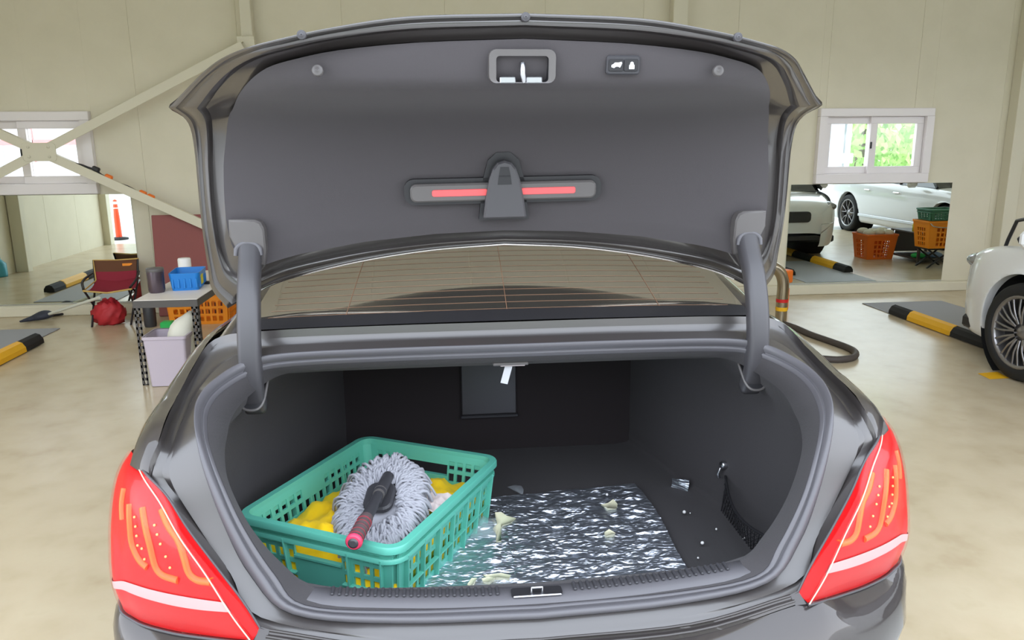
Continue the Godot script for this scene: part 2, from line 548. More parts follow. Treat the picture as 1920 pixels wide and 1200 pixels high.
	for i in 24:
		var v := 0.06 + 0.034 * i
		var r := PackedVector3Array()
		for j in 21:
			r.append(ge.call(-0.93 + 1.86 * j / 20.0, v) + Vector3(0, 0.001, 0.0006))
		b.tube(r, 0.0006, 4, false)
	for u in [-0.62, 0.0, 0.62]:
		var r := PackedVector3Array()
		for j in 9:
			r.append(ge.call(u, 0.03 + 0.10 * j) + Vector3(0, 0.001, 0.0006))
		b.tube(r, 0.0009, 4, false)
	obj("heater_lines", b, "heater_line", gl)
	b = MB.new()
	rows = []
	for k in [[0.0, 0.002, 0.004], [0.055, 0.002, 0.001]]:
		var r := PackedVector3Array()
		for j in 25:
			r.append(ge.call(-1.0 + j / 12.0, k[0]) + Vector3(0, k[1], k[2]))
		rows.append(r)
	b.grid(rows)
	obj("glass_black_band", b, "black_plastic", gl)
	b = MB.new()
	b.box(Vector3(0, 1.07, -1.08), Vector3(1.36, 0.03, 0.85), 0.01)
	obj("parcel_shelf", b, "carpet", car)
	b = MB.new()
	b.box(Vector3(0, .84, -1.74), Vector3(1.36, .62, .12), 0.04, Basis(Vector3.RIGHT, -0.2))
	for x in [-.38, 0.0, .38]:
		b.box(Vector3(x, 1.22, -1.80), Vector3(.26, .16, .1), 0.04)
	obj("rear_seat", b, "dark_plastic", car)
	# ---- fenders, bumper, pillars, roof and bonnet
	for sg in [1, -1]:
		b = MB.new()
		rows = []
		var zz := [-.112, -.15, -.2, -.25, -.28, -.31, -.335, -.355, -.37, -.385, -.42, -.52, -.62, -.72, -.85, -.95, -1.0, -1.05, -1.1, -1.2, -1.3, -1.4, -1.5, -1.6, -1.65, -1.7, -1.8, -2.3, -3.0, -3.5, -3.84, -3.9, -3.95, -4.05, -4.2, -4.35, -4.45, -4.5, -4.56, -4.8, -5.0, -5.08]
		var cx := [.880, .864, .868, .876, .880, .883, .885, .887, .889, .890, .893, .898, .902, .905, .905, .90, .895, .89, .885, .88, .875, .872, .87, .868, .867, .866, .865, .862, .862, .85, .84, .838, .836, .83, .82, .81, .80, .79, .78, .74, .62, .50]
		var cy := [.905, .985, 1.004, 1.008, 1.010, 1.012, 1.014, 1.016, 1.018, 1.019, 1.022, 1.04, 1.055, 1.07, 1.08, 1.08, 1.08, 1.08, 1.08, 1.08, 1.08, 1.078, 1.076, 1.075, 1.074, 1.073, 1.07, 1.06, 1.04, 1.0, .98, .975, .97, .965, .95, .94, .93, .925, .92, .88, .80, .70]
		for i in zz.size():
			var z: float = zz[i]
			var yb := 0.0
			for wc in [-1.33, -4.2]:
				var dz := absf(z - wc)
				if dz < 0.385: yb = 0.35 + sqrt(0.385 * 0.385 - dz * dz)
			var w: float = 0.99 if z > -4.5 else lerpf(0.97, 0.72, (-4.5 - z) / 0.58)
			w = lerpf(0.955, w, smoothstep(0.12, 0.36, -z))
			var r := PackedVector3Array()
			var lim := 0.0
			if z > -0.375: lim = 0.925 if z > -0.26 else (lerpf(0.93, 0.86, (-z - 0.26) / 0.07) if z > -0.33 else lerpf(0.86, 0.62, (-z - 0.33) / 0.045))
			var last := Vector3(cx[i], cy[i], 0)
			for p in side_profile(cx[i], cy[i], w, yb):
				if p.y < lim:
					var f := clampf((last.y - lim) / maxf(last.y - p.y, 1e-5), 0, 1)
					last = last.lerp(p, f)
				else:
					last = p
				r.append(Vector3(last.x * sg, last.y, z))
			rows.append(r)
		b.grid(rows)
		obj("fender_side", b, "paint", car)
		# quarter pillar
		b = MB.new()
		rows = []
		for t in 7:
			var f := t / 6.0
			var r := PackedVector3Array()
			for j in 13:
				var v := j / 12.0
				var gp: Vector3 = ge.call(1.0, v)
				var lo := Vector3(lerpf(.896, .868, v), lerpf(1.042, 1.08, minf(1.0, v * 3)), lerpf(-.60, -1.75, v))
				var p := gp.lerp(lo, f)
				p.x += sin(f * PI) * 0.035 * v; p.y += sin(f * PI) * 0.02
				p.x *= sg
				r.append(p)
			rows.append(r)
		b.grid(rows)
		obj("quarter_pillar", b, "paint", car)
		b = MB.new()
		b.grid([pv([[.60 * sg, 1.425, -1.46], [.61 * sg, 1.46, -2.0], [.61 * sg, 1.45, -2.7], [.70 * sg, 1.06, -3.6]]), pv([[.866 * sg, 1.08, -1.75], [.866 * sg, 1.075, -2.2], [.86 * sg, 1.06, -2.9], [.86 * sg, 1.02, -3.6]])])
		obj("side_window", b, "dark_glass", car)
	b = MB.new()
	rows = []
	for k in [[1.475, -1.46, .60, .05], [1.50, -1.8, .61, .05], [1.505, -2.2, .61, .05], [1.48, -2.7, .61, .05]]:
		var r := PackedVector3Array()
		for j in 13:
			var u := -1.0 + j / 6.0
			r.append(Vector3(u * k[2], k[0] - k[3] * u * u, k[1]))
		rows.append(r)
	b.grid(rows)
	obj("roof", b, "paint", car)
	b = MB.new()
	b.grid([pv([[-.61, 1.43, -2.7], [-.3, 1.468, -2.7], [0, 1.48, -2.7], [.3, 1.468, -2.7], [.61, 1.43, -2.7]]), pv([[-.72, 1.03, -3.55], [-.36, 1.05, -3.62], [0, 1.055, -3.65], [.36, 1.05, -3.62], [.72, 1.03, -3.55]])])
	obj("windscreen", b, "dark_glass", car)
	b = MB.new()
	rows = []
	for k in [[1.04, -3.55, .86], [1.02, -3.9, .84], [.98, -4.4, .81], [.92, -4.8, .75], [.80, -5.0, .63], [.60, -5.09, .60], [.35, -5.06, .62]]:
		var r := PackedVector3Array()
		for j in 9:
			var u := -1.0 + j / 4.0
			r.append(Vector3(u * k[2], k[0] - 0.03 * u * u, k[1] + 0.08 * u * u))
		rows.append(r)
	b.grid(rows)
	obj("bonnet", b, "paint", car)
	# stepped lower edge of the opening and the bumper skin
	var half := func(k: Array) -> PackedVector3Array:
		var h := cr(pv(k), 5)
		var o := PackedVector3Array()
		for i in range(h.size() - 1, 0, -1):
			o.append(Vector3(-h[i].x, h[i].y, h[i].z))
		o.append_array(h)
		return o
	b = MB.new()
	var st0: PackedVector3Array = half.call([[0, .578, .118], [.345, .580, .104], [.60, .604, .056]])
	var st1: PackedVector3Array = half.call([[0, .571, .121], [.345, .573, .107], [.605, .598, .059]])
	var st2: PackedVector3Array = half.call([[0, .572, .136], [.345, .573, .120], [.606, .596, .066]])
	var st3: PackedVector3Array = half.call([[0, .562, .140], [.345, .563, .124], [.608, .589, .070]])
	b.g = 1; b.grid([st0, st1]); b.g = 2; b.grid([st1, st2]); b.g = 3; b.grid([st2, st3])
	b.g = 4
	b.tube(st0, .0035, 8, false); b.tube(st2, .0035, 8, false)
	obj("sill_steps", b, "paint", car)
	b = MB.new()
	var br0: PackedVector3Array = half.call([[0, .562, .140], [.345, .563, .124], [.612, .589, .072], [.68, .588, .062], [.76, .568, .016], [.85, .555, -.034], [.944, .555, -.086], [.99, .578, -.13], [1.0, .598, -.25], [1.0, .61, -.40], [.992, .62, -.62]])
	var br1: PackedVector3Array = half.call([[0, .557, .165], [.345, .558, .148], [.612, .575, .10], [.69, .572, .082], [.77, .553, .036], [.86, .542, -.016], [.955, .542, -.075], [1.004, .56, -.13], [1.014, .58, -.25], [1.012, .59, -.40], [.995, .60, -.62]])
	var br2: PackedVector3Array = half.call([[0, .535, .198], [.345, .535, .184], [.61, .535, .135], [.71, .53, .10], [.80, .52, .055], [.89, .515, .0], [.975, .515, -.07], [1.02, .525, -.15], [1.026, .535, -.27], [1.02, .54, -.42], [1.0, .55, -.62]])
	var br3: PackedVector3Array = half.call([[0, .46, .222], [.345, .46, .208], [.61, .455, .158], [.71, .45, .122], [.81, .44, .07], [.90, .43, .01], [.985, .43, -.065], [1.022, .43, -.16], [1.024, .43, -.28], [1.018, .43, -.42], [1.0, .44, -.62]])
	var br4: PackedVector3Array = half.call([[0, .33, .215], [.345, .33, .2], [.6, .33, .152], [.7, .33, .115], [.8, .33, .06], [.89, .33, .0], [.965, .33, -.075], [1.0, .33, -.17], [1.005, .33, -.29], [1.0, .33, -.42], [.98, .33, -.62]])
	var br5: PackedVector3Array = half.call([[0, .2, .17], [.345, .2, .155], [.58, .2, .11], [.68, .2, .075], [.77, .2, .02], [.86, .2, -.04], [.925, .2, -.11], [.955, .2, -.2], [.96, .2, -.31], [.955, .2, -.43], [.94, .2, -.62]])
	b.grid([br0, br1, br2, br3, br4, br5])
	for sg in [1, -1]:
		b.g = 9
		b.quad(Vector3(.600 * sg, .605, .054), Vector3(.624 * sg, .609, .046), Vector3(.650 * sg, .596, .080), Vector3(.606 * sg, .588, .072))
	obj("bumper", b, "paint", car)
	b = MB.new()
	b.box(Vector3(0, .30, -2.4), Vector3(1.7, .08, 4.9), .02)
	obj("underbody", b, "black_plastic", car)
	for w in [[-1, -1.33], [1, -1.33], [-1, -4.2], [1, -4.2]]:
		var wh := make_wheel(0.345, 0.235, 10)
		car.add_child(wh, true)
		wh.position = Vector3(0.88 * w[0], 0.345, w[1]); wh.rotation.y = 0.0 if w[0] > 0 else PI
	tail_lamps(car)
	trunk_lid(car)
	trunk_fittings(car)
	return car

func make_wheel(r: float, width: float, spokes: int) -> MeshInstance3D:      # axis along x, outer face towards +x
	var xf := Transform3D(Basis(Vector3.FORWARD, PI / 2), Vector3.ZERO)
	var h := width / 2
	var rr := r * 0.735
	var b := MB.new()
	b.lathe([[rr, h * 0.9], [rr + 0.01, h], [r - 0.03, h], [r - 0.008, h * 0.82], [r, h * 0.55], [r, -h * 0.55], [r - 0.02, -h], [rr, -h]], 40, xf)
	b.lathe([[r + 0.0015, 0.02], [r + 0.0015, -0.02]], 40, xf)
	var t := MeshInstance3D.new()
	t.name = "wheel"; t.mesh = b.done(); t.material_override = M.rubber_black
	b = MB.new()
	b.lathe([[rr + 0.004, h * 0.93], [rr - 0.012, h * 0.97], [rr - 0.022, h * 0.8], [rr - 0.03, h * 0.2], [rr - 0.03, -h * 0.8]], 40, xf)
	obj("rim", b, "wheel_grey", t)
	b = MB.new()
	b.lathe([[0.001, h * 0.80], [0.03, h * 0.79], [0.036, h * 0.72], [0.075, h * 0.66], [0.085, h * 0.3]], 24, xf)
	obj("hub", b, "wheel_grey", t)
	b = MB.new()
	b.lathe([[0.001, -h * 0.1], [r * 0.55, -h * 0.1], [r * 0.55, -h * 0.3]], 24, xf)
	obj("brake_disc", b, "wheel_dark", t)
	for k in spokes:
		var a := TAU * k / spokes
		for e in [-1, 1]:
			var a2: float = a + e * TAU / spokes * 0.21
			b = MB.new()
			var p0 := Vector3(h * 0.70, cos(a) * 0.06, sin(a) * 0.06)
			var p1 := Vector3(h * 0.86, cos(a2) * rr * 0.55, sin(a2) * rr * 0.55)
			var p2 := Vector3(h * 0.80, cos(a2) * (rr - 0.016), sin(a2) * (rr - 0.016))
			b.tube(cr(pv([p0, p1, p2]), 3), [0.011, 0.010, 0.009, 0.009, 0.008, 0.008, 0.009], 6, false)
			obj("spoke", b, "wheel_grey", t)
	return t

# ---------------------------------------------------------------- tail lamps
func tail_lamps(car: Node3D) -> void:
	var inner := [[.622, .605, .048], [.66, .665, .030], [.722, .742, 0.0], [.785, .812, -.040], [.834, .876, -.076], [.884, .912, -.112], [.925, .926, -.165]]
	var keys := [
		[[.633, .598, .086], [.74, .577, .028], [.85, .562, -.030], [.944, .562, -.084], [.992, .585, -.135], [1.0, .61, -.34]],
		[[.675, .662, .074], [.765, .652, .032], [.86, .648, -.014], [.95, .648, -.068], [1.002, .655, -.130], [1.010, .67, -.36]],
		[[.728, .742, .044], [.81, .740, .010], [.88, .738, -.030], [.955, .738, -.086], [1.005, .74, -.150], [1.010, .745, -.36]],
		[[.790, .812, .000], [.85, .812, -.022], [.905, .812, -.055], [.960, .81, -.106], [1.001, .81, -.168], [1.006, .81, -.35]],
		[[.842, .872, -.052], [.88, .872, -.066], [.92, .871, -.090], [.962, .868, -.132], [.995, .865, -.19], [1.0, .86, -.33]],
		[[.890, .908, -.104], [.906, .909, -.116], [.93, .910, -.132], [.958, .910, -.158], [.982, .905, -.205], [.988, .895, -.3]],
		[[.930, .928, -.168], [.936, .932, -.176], [.943, .937, -.186], [.95, .940, -.196], [.958, .940, -.212], [.965, .93, -.26]]]
	var net := patch(keys, 6, 6)                       # 37 rows (6 per key row) x 31 columns
	var at := func(u: float, v: float, off: float) -> Vector3:
		var i := clampf(v * 6.0, 0.0, 35.999)
		var j := clampf(u * 30.0, 0.0, 29.999)
		var i0 := int(i); var j0 := int(j)
		var p: Vector3 = net[i0][j0].lerp(net[i0][j0 + 1], j - j0).lerp(net[i0 + 1][j0].lerp(net[i0 + 1][j0 + 1], j - j0), i - i0)
		var nn: Vector3 = (net[i0][j0 + 1] - net[i0][j0]).cross(net[i0 + 1][j0] - net[i0][j0]).normalized()
		if nn.z < 0 and nn.x < 0.3: nn = -nn
		if nn.x < -0.5: nn = -nn
		return p + nn * off
	var find := func(px: float, py: float) -> Vector2:      # lens coordinates under a pixel of the lamp on the -x side
		var best := Vector2.ZERO; var bd := 1e9
		var c := Vector2(0.4, 3.0); var h := Vector2(0.4, 3.0)
		for lev in 4:
			var c0 := c
			for i in 25:
				for j in 25:
					var q := Vector2(clampf(c0.x + h.x * (i / 12.0 - 1.0), 0, 0.8), clampf(c0.y + h.y * (j / 12.0 - 1.0), 0, 6))
					var p: Vector3 = at.call(q.x, q.y, 0.0)
					var d := pix(Vector3(-p.x, p.y, p.z)).distance_squared_to(Vector2(px, py))
					if d < bd: bd = d; best = q
			c = best; h /= 6.0
		return best
	var guides := []
	for gd in [[[300, 955], [312, 985], [330, 1012], [341, 1045], [350, 1075], [366, 1090], [392, 1094]], [[263, 952], [268, 985], [276, 1020], [286, 1060], [300, 1080], [330, 1091]], [[238, 945], [239, 985], [243, 1020], [256, 1050], [272, 1066]], [[228, 915], [224, 945], [225, 975]]]:
		var gk := PackedVector3Array()
		for q in gd:
			var uv: Vector2 = find.call(q[0], q[1])
			gk.append(Vector3(uv.x, uv.y, 0))
		guides.append(gk)
	var barU := PackedVector2Array(); var barL := PackedVector2Array()
	for q in [[421, 1130], [346.7, 1120.8], [280, 1106.7], [230, 1091], [209, 1081]]: barU.append(find.call(q[0], q[1]))
	for q in [[431, 1150], [346.7, 1141.7], [280, 1126.7], [230, 1108], [210, 1097]]: barL.append(find.call(q[0], q[1]))
	var dots := []
	for q in [[249, 970], [251, 988], [253, 1006], [255, 1024], [263, 1030], [268, 1050], [287, 985], [292, 1003], [298, 1021], [308, 1045], [316, 1066], [311, 988]]: dots.append(find.call(q[0], q[1]))
	for sg in [1, -1]:
		var fx := func(r: PackedVector3Array) -> PackedVector3Array:
			return r if sg == 1 else flipx(r)
		var b := MB.new()
		var rows := []
		for i in 37:
			var r := PackedVector3Array()
			for j in 31:
				r.append(at.call(j / 30.0, i / 6.0, -0.006))
			rows.append(fx.call(r))
		b.grid(rows)
		b.g = 1
		var ik := cr(pv(inner), 6)
		rows = []
		for i in 37:
			rows.append(fx.call(pv([ik[i], ik[i].lerp(net[i][0], 0.8), at.call(0.0, i / 6.0, -0.006)])))
		b.grid(rows)
		var lamp := obj("tail_lamp", b, "lamp_red", car)
		b = MB.new()
		rows = []
		for r in net: rows.append(fx.call(r))
		b.grid(rows)
		rows = []
		for i in 37:
			rows.append(fx.call(pv([ik[i] + Vector3(0, .001, .003), net[i][0]])))
		b.grid(rows)
		obj("lens", b, "lens", lamp)
		# grey-pink edge frame
		b = MB.new()
		var edge := PackedVector3Array()
		for i in 37: edge.append(net[i][0])
		b.tube(fx.call(edge), 0.0016, 6)
		obj("chrome_line", b, "lamp_line", lamp)
		b = MB.new()
		b.tube(fx.call(ik), 0.0035, 6)
		var low := PackedVector3Array()
		for j in 31: low.append(net[0][j] + Vector3(0, -0.002, 0))
		b.tube(fx.call(low), 0.0035, 6)
		obj("seal", b, "mid_plastic", lamp)
		# white bar
		b = MB.new()
		rows = []
		var kU := PackedVector3Array(); var kL := PackedVector3Array()
		for q in barU: kU.append(Vector3(q.x, q.y, 0))
		for q in barL: kL.append(Vector3(q.x, q.y, 0))
		var cU := cr(kU, 8); var cL := cr(kL, 8)
		cU.append(Vector3(0.93, cU[-1].y + 0.03, 0)); cL.append(Vector3(0.93, cL[-1].y + 0.03, 0))
		for k in 5:
			var r := PackedVector3Array()
			for j in cU.size():
				var q := cU[j].lerp(cL[j], k / 4.0)
				r.append(at.call(q.x, q.y, -0.003))
			rows.append(fx.call(r))
		b.grid(rows)
		obj("white_bar", b, "lamp_white", lamp)
		for gk in guides:
			var path := PackedVector3Array()
			for q in cr(gk, 6): path.append(at.call(q.x, q.y, -0.0085))
			b = MB.new()
			b.tube(fx.call(path), 0.0095, 10, true)
			obj("light_guide", b, "lamp_orange", lamp)
		for q in dots:
			b = MB.new()
			var p: Vector3 = at.call(q.x, q.y, -0.004)
			b.ball(Vector3(p.x * sg, p.y, p.z), Vector3.ONE * 0.0032, 4)
			obj("lamp_diode", b, "lamp_dot", lamp)

# ---------------------------------------------------------------- the open lid
func trunk_lid(car: Node3D) -> void:
	var O := pv([[0, 1.927, -.155], [.25, 1.919, -.155], [.42, 1.894, -.152], [.53, 1.870, -.150], [.60, 1.858, -.185], [.677, 1.845, -.275], [.745, 1.826, -.375], [.807, 1.797, -.455], [.850, 1.773, -.505], [.888, 1.750, -.541], [.872, 1.728, -.60], [.872, 1.700, -.655], [.877, 1.645, -.69], [.882, 1.575, -.708], [.886, 1.49, -.72], [.890, 1.40, -.738], [.895, 1.30, -.772], [.894, 1.225, -.79], [.852, 1.163, -.79], [.76, 1.212, -.80], [.66, 1.250, -.80], [.45, 1.300, -.775], [.22, 1.335, -.75], [0, 1.350, -.732]])
	var LN := pv([[0, 1.878, -.185], [.24, 1.870, -.195], [.41, 1.856, -.215], [.505, 1.84, -.235], [.566, 1.828, -.266], [.605, 1.814, -.30], [.640, 1.798, -.35], [.675, 1.778, -.41], [.70, 1.76, -.465], [.72, 1.745, -.515], [.738, 1.733, -.552], [.755, 1.712, -.59], [.776, 1.662, -.636], [.794, 1.598, -.663], [.803, 1.50, -.674], [.80, 1.42, -.668], [.785, 1.355, -.668], [.755, 1.325, -.672], [.70, 1.314, -.68], [.66, 1.326, -.69], [.60, 1.34, -.70], [.42, 1.37, -.705], [.21, 1.39, -.70], [0, 1.397, -.70]])
	var seg := func(a: PackedVector3Array) -> PackedVector3Array:      # smooth, but sharp at the ear (9) and at the foot (18)
		var o := cr(a.slice(0, 10), 5)
		o.append_array(cr(a.slice(9, 19), 5).slice(1))
		o.append_array(cr(a.slice(18, 24), 5).slice(1))
		return o
	var oo: PackedVector3Array = seg.call(O)
	var ll: PackedVector3Array = seg.call(LN)
	var lid := Node3D.new()
	lid.name = "trunk_lid"
	car.add_child(lid)
	var n := Vector3(0, -0.2, 0.98)
	var ring := func(t: float, off: float) -> PackedVector3Array:
		var r := PackedVector3Array()
		for i in oo.size():
			r.append(oo[i].lerp(ll[i], t) + n * off)
		return loop(r)
	var b := MB.new()
	var spec := [[0.0, 0.0], [0.04, 0.006], [0.12, 0.007], [0.17, 0.001], [0.22, 0.001], [0.27, 0.007], [0.45, 0.007], [0.50, 0.002], [0.56, -0.014], [0.88, -0.020], [1.0, -0.018]]
	for i in spec.size() - 1:
		b.g = i / 2
		b.grid([ring.call(spec[i][0], spec[i][1]), ring.call(spec[i + 1][0], spec[i + 1][1])], true)
	obj("lid_frame", b, "paint_lid", lid)
	# chrome-bright front edge
	b = MB.new()
	var fe := PackedVector3Array()
	var h0 := cr(O.slice(19, 24), 6)
	for p in h0: fe.append(p + Vector3(0, 0.002, 0.006))
	for i in range(h0.size() - 2, -1, -1): fe.append(Vector3(-h0[i].x, h0[i].y + 0.002, h0[i].z + 0.006))
	b.tube(fe, 0.004, 8)
	obj("front_edge_strip", b, "chrome", lid)
	# ruled surfaces between the two sides
	var ruled := func(E: PackedVector3Array, C: Array, pw: float, nx: int) -> Array:
		var keys := []
		for i in 19:
			var r := PackedVector3Array()
			for j in nx + 1:
				var u := -1.0 + 2.0 * j / nx
				var su := signf(u) * pow(absf(u), 0.75)
				var w := 1.0 - pow(absf(su), pw)
				if i < 18:
					var e := E[i]
					var yy := lerpf(e.y, C[i][0], w)
					var zz := lerpf(e.z, C[i][1], w)
					r.append(Vector3(e.x * su, yy, zz))
				else:
					var x := absf(su) * E[18].x
					var k := 18
					while k < 22 and E[k + 1].x > x: k += 1
					var f := clampf((E[k].x - x) / maxf(E[k].x - E[k + 1].x, 1e-5), 0, 1)
					var p := E[k].lerp(E[k + 1], f)
					r.append(Vector3(x * signf(su), p.y, p.z))
			keys.append(r)
		var out := []
		var cols := []
		for j in nx + 1:
			var c := PackedVector3Array()
			for i in 19: c.append(keys[i][j])
			cols.append(cr(c, 3))
		for i in cols[0].size():
			var r := PackedVector3Array()
			for j in nx + 1: r.append(cols[j][i])
			out.append(r)
		return out
	var CP := [[1.878, -.185], [1.862, -.188], [1.846, -.192], [1.828, -.197], [1.806, -.205], [1.786, -.218], [1.770, -.252], [1.758, -.33], [1.749, -.42], [1.739, -.49], [1.722, -.545], [1.692, -.59], [1.645, -.628], [1.59, -.652], [1.51, -.672], [1.455, -.684], [1.425, -.69], [1.41, -.694]]
	b = MB.new()
	b.grid(ruled.call(LN, CP, 5.0, 40))
	obj("lid_lining", b, "felt", lid)
	var SK := []
	for i in 18:
		var f := smoothstep(6.0, 11.0, float(i))
		SK.append([O[i].y + lerpf(0.0, 0.01, f) if i < 13 else [1.60, 1.53, 1.465, 1.415, 1.38][i - 13], O[i].z + lerpf(-0.085, -0.06, f)])
	b = MB.new()
	b.grid(ruled.call(O, SK, 6.0, 40))
	obj("lid_skin", b, "paint", lid)
	# hinge covers
	for sg in [1, -1]:
		b = MB.new()
		var poly := pv([[.700, 1.440, -.640], [.715, 1.447, -.640], [.79, 1.447, -.650], [.792, 1.40, -.652], [.778, 1.365, -.655], [.755, 1.336, -.660], [.728, 1.318, -.664], [.703, 1.313, -.667], [.694, 1.36, -.655], [.692, 1.42, -.642]])
		var fr := PackedVector3Array(); var bk := PackedVector3Array(); var fi := PackedVector3Array()
		for p in poly:
			var c := Vector3(.74, 1.385, p.z)
			fr.append(Vector3(p.x * sg, p.y, p.z + .002))
			var q := p.lerp(c, 0.09)
			fi.append(Vector3(q.x * sg, q.y, p.z + .008))
			bk.append(Vector3(p.x * sg, p.y, p.z - .03))
		b.g = 1
		b.fan(fi, Vector3(.74 * sg, 1.385, -.643)); b.g = 2
		b.grid([fi, fr], true); b.g = 3
		b.grid([fr, bk], true)
		obj("hinge_cover", b, "grey_plastic", lid)
	# screws in the lining, rubber stops in the rim
	for x in [-.457, .457]:
		b = MB.new()
		b.lathe([[.001, .007], [.003, .007], [.0035, .004], [.010, .0065], [.0125, .004], [.0125, -.006]], 18, Transform3D(Basis(Vector3.RIGHT, PI / 2 - 0.15), Vector3(x, 1.812, -.204)))
		obj("lining_clip", b, "grey_plastic", lid)
	for q in [[-.478, 1.879, -.147], [.478, 1.879, -.147], [0, 1.918, -.147]]:
		b = MB.new()
		b.lathe([[.001, .006], [.004, .006], [.005, .003], [.0085, .005], [.010, .002], [.010, -.006]], 16, Transform3D(Basis(Vector3.RIGHT, PI / 2), pv([q])[0]))
		obj("rubber_stop", b, "mid_plastic", lid)
	# latch housing
	var lc := PZ(979, 124, -.19)
	var face := Transform3D(Basis(Vector3.RIGHT, 0.14), lc)
	b = MB.new()
	var outer := rrect(.150, .072, .016, 4)
	var inn := rrect(.118, .056, .008, 4)
	for i in outer.size(): inn[i] += Vector2(0, -.006)
	var o3 := PackedVector3Array(); var o3b := PackedVector3Array(); var i3 := PackedVector3Array(); var i4 := PackedVector3Array()
	for i in outer.size():
		o3.append(face * Vector3(outer[i].x, outer[i].y, .010)); o3b.append(face * Vector3(outer[i].x * 1.02, outer[i].y * 1.02, -.012))
		i3.append(face * Vector3(inn[i].x, inn[i].y, .008)); i4.append(face * Vector3(inn[i].x * .94, inn[i].y * .92, -.05))
	b.g = 1; b.grid([o3b, o3], true); b.g = 2; b.grid([o3, i3], true)
	var lh := obj("latch_housing", b, "grey_plastic", lid)
	b = MB.new()
	b.g = 1; b.grid([i3, i4], true); b.g = 2; b.fan(i4, face * Vector3(0, -.006, -.05))
	obj("latch_pocket", b, "black_plastic", lh)
	for s in [-1, 1]:
		b = MB.new()
		b.box(face * Vector3(.030 * s - .003, -.030, .004), Vector3(.036, .015, .012), .002)
		obj("latch_plate", b, "satin_metal", lh)
	b = MB.new()
	b.tube(pv([face * Vector3(0, .004, -.01), face * Vector3(0, .004, .008), face * Vector3(0, -.014, .012), face * Vector3(.004, -.034, .006)]), [.006, .0075, .007, .005], 8)
	obj("latch_claw", b, "satin_metal", lh)
	# button panel
	var bc := PZ(1167.5, 122, -.197)
	var bx := Transform3D(Basis(Vector3.RIGHT, 0.14), bc)
	b = MB.new()
	b.prism(rrect(.078, .042, .007, 4), .016, bx, .003)
	var bp := obj("button_panel", b, "dark_plastic", lid)
	for s in [-1, 1]:
		b = MB.new()
		b.prism(rrect(.032 if s > 0 else .034, .026, .003, 2), .006, bx * Transform3D(Basis(), Vector3(.0172 * s, 0, .008)), .001)
		obj("push_button", b, "black_plastic", bp)
	b = MB.new()                                           # car with raised boot lid
	b.prism(PackedVector2Array([Vector2(-.012, -.004), Vector2(-.012, .0005), Vector2(-.008, .0025), Vector2(-.004, .006), Vector2(.004, .006), Vector2(.011, .0075), Vector2(.012, .004), Vector2(.010, -.001), Vector2(.0075, -.005), Vector2(.004, -.003), Vector2(-.002, -.003), Vector2(-.006, -.006)]), .0014, bx * Transform3D(Basis(), Vector3(-.0165, 0, .0117)))
	obj("lid_symbol", b, "icon_white", bp)
	b = MB.new()                                           # padlock
	b.prism(PackedVector2Array([Vector2(-.006, -.008), Vector2(.006, -.008), Vector2(.006, .001), Vector2(.0042, .001), Vector2(.0036, .006), Vector2(0, .008), Vector2(-.0036, .006), Vector2(-.0042, .001), Vector2(-.006, .001)]), .0014, bx * Transform3D(Basis(), Vector3(.0185, 0, .0117)))
	obj("lock_symbol", b, "icon_white", bp)
	# warning triangle holder
	var tc := PZ(945, 357, -.640)
	var tf := Transform3D(Basis(Vector3.RIGHT, 0.14) * Basis(Vector3.BACK, 0.012), tc)
	b = MB.new()
	b.prism(rrect(.575, .074, .028, 4), .030, tf * Transform3D(Basis(), Vector3(0, -.001, -.024)))
	b.prism(PackedVector2Array([Vector2(-.074, -.088), Vector2(.074, -.088), Vector2(.06, .03), Vector2(.045, .085), Vector2(.02, .108), Vector2(-.02, .108), Vector2(-.045, .085), Vector2(-.06, .03)]), .030, tf * Transform3D(Basis(), Vector3(0, 0, -.024)))
	var wt := obj("triangle_recess", b, "black_plastic", lid)
	b = MB.new()
	b.prism(rrect(.540, .052, .018, 4), .024, tf * Transform3D(Basis(), Vector3(0, -.002, -.004)), .005)
	obj("triangle_case", b, "grey_plastic", wt)
	for s in [-1, 1]:
		b = MB.new()
		b.prism(rrect(.160, .0195, .006, 3), .004, tf * Transform3D(Basis(), Vector3(s * .128, -.002, .0085)), .001)
		obj("reflector_strip", b, "reflector_red", wt)
	b = MB.new()
	var bk := PackedVector2Array([Vector2(-.0625, -.073), Vector2(-.058, -.077), Vector2(.058, -.077), Vector2(.0625, -.073), Vector2(.055, -.02), Vector2(.044, .035), Vector2(.033, .066), Vector2(.020, .083), Vector2(0, .089), Vector2(-.020, .083), Vector2(-.033, .066), Vector2(-.044, .035), Vector2(-.055, -.02)])
	b.prism(bk, .030, tf * Transform3D(Basis(), Vector3(0, 0, .012)), .005)
	var bkt := obj("triangle_bracket", b, "mid_plastic", wt)
	b = MB.new()
	b.prism(PackedVector2Array([Vector2(-.020, .022), Vector2(.020, .022), Vector2(.017, .046), Vector2(.012, .072), Vector2(-.012, .072), Vector2(-.017, .046)]), .003, tf * Transform3D(Basis(), Vector3(0, 0, .0265)))
	b.beam(tf * Vector3(-.016, .046, .028), tf * Vector3(.016, .046, .028), .003, .003, .0005)
	obj("bracket_window", b, "black_plastic", bkt)
	for nd in lid.get_children():
		if nd.name == "triangle_recess": nd.name = "warning_triangle"

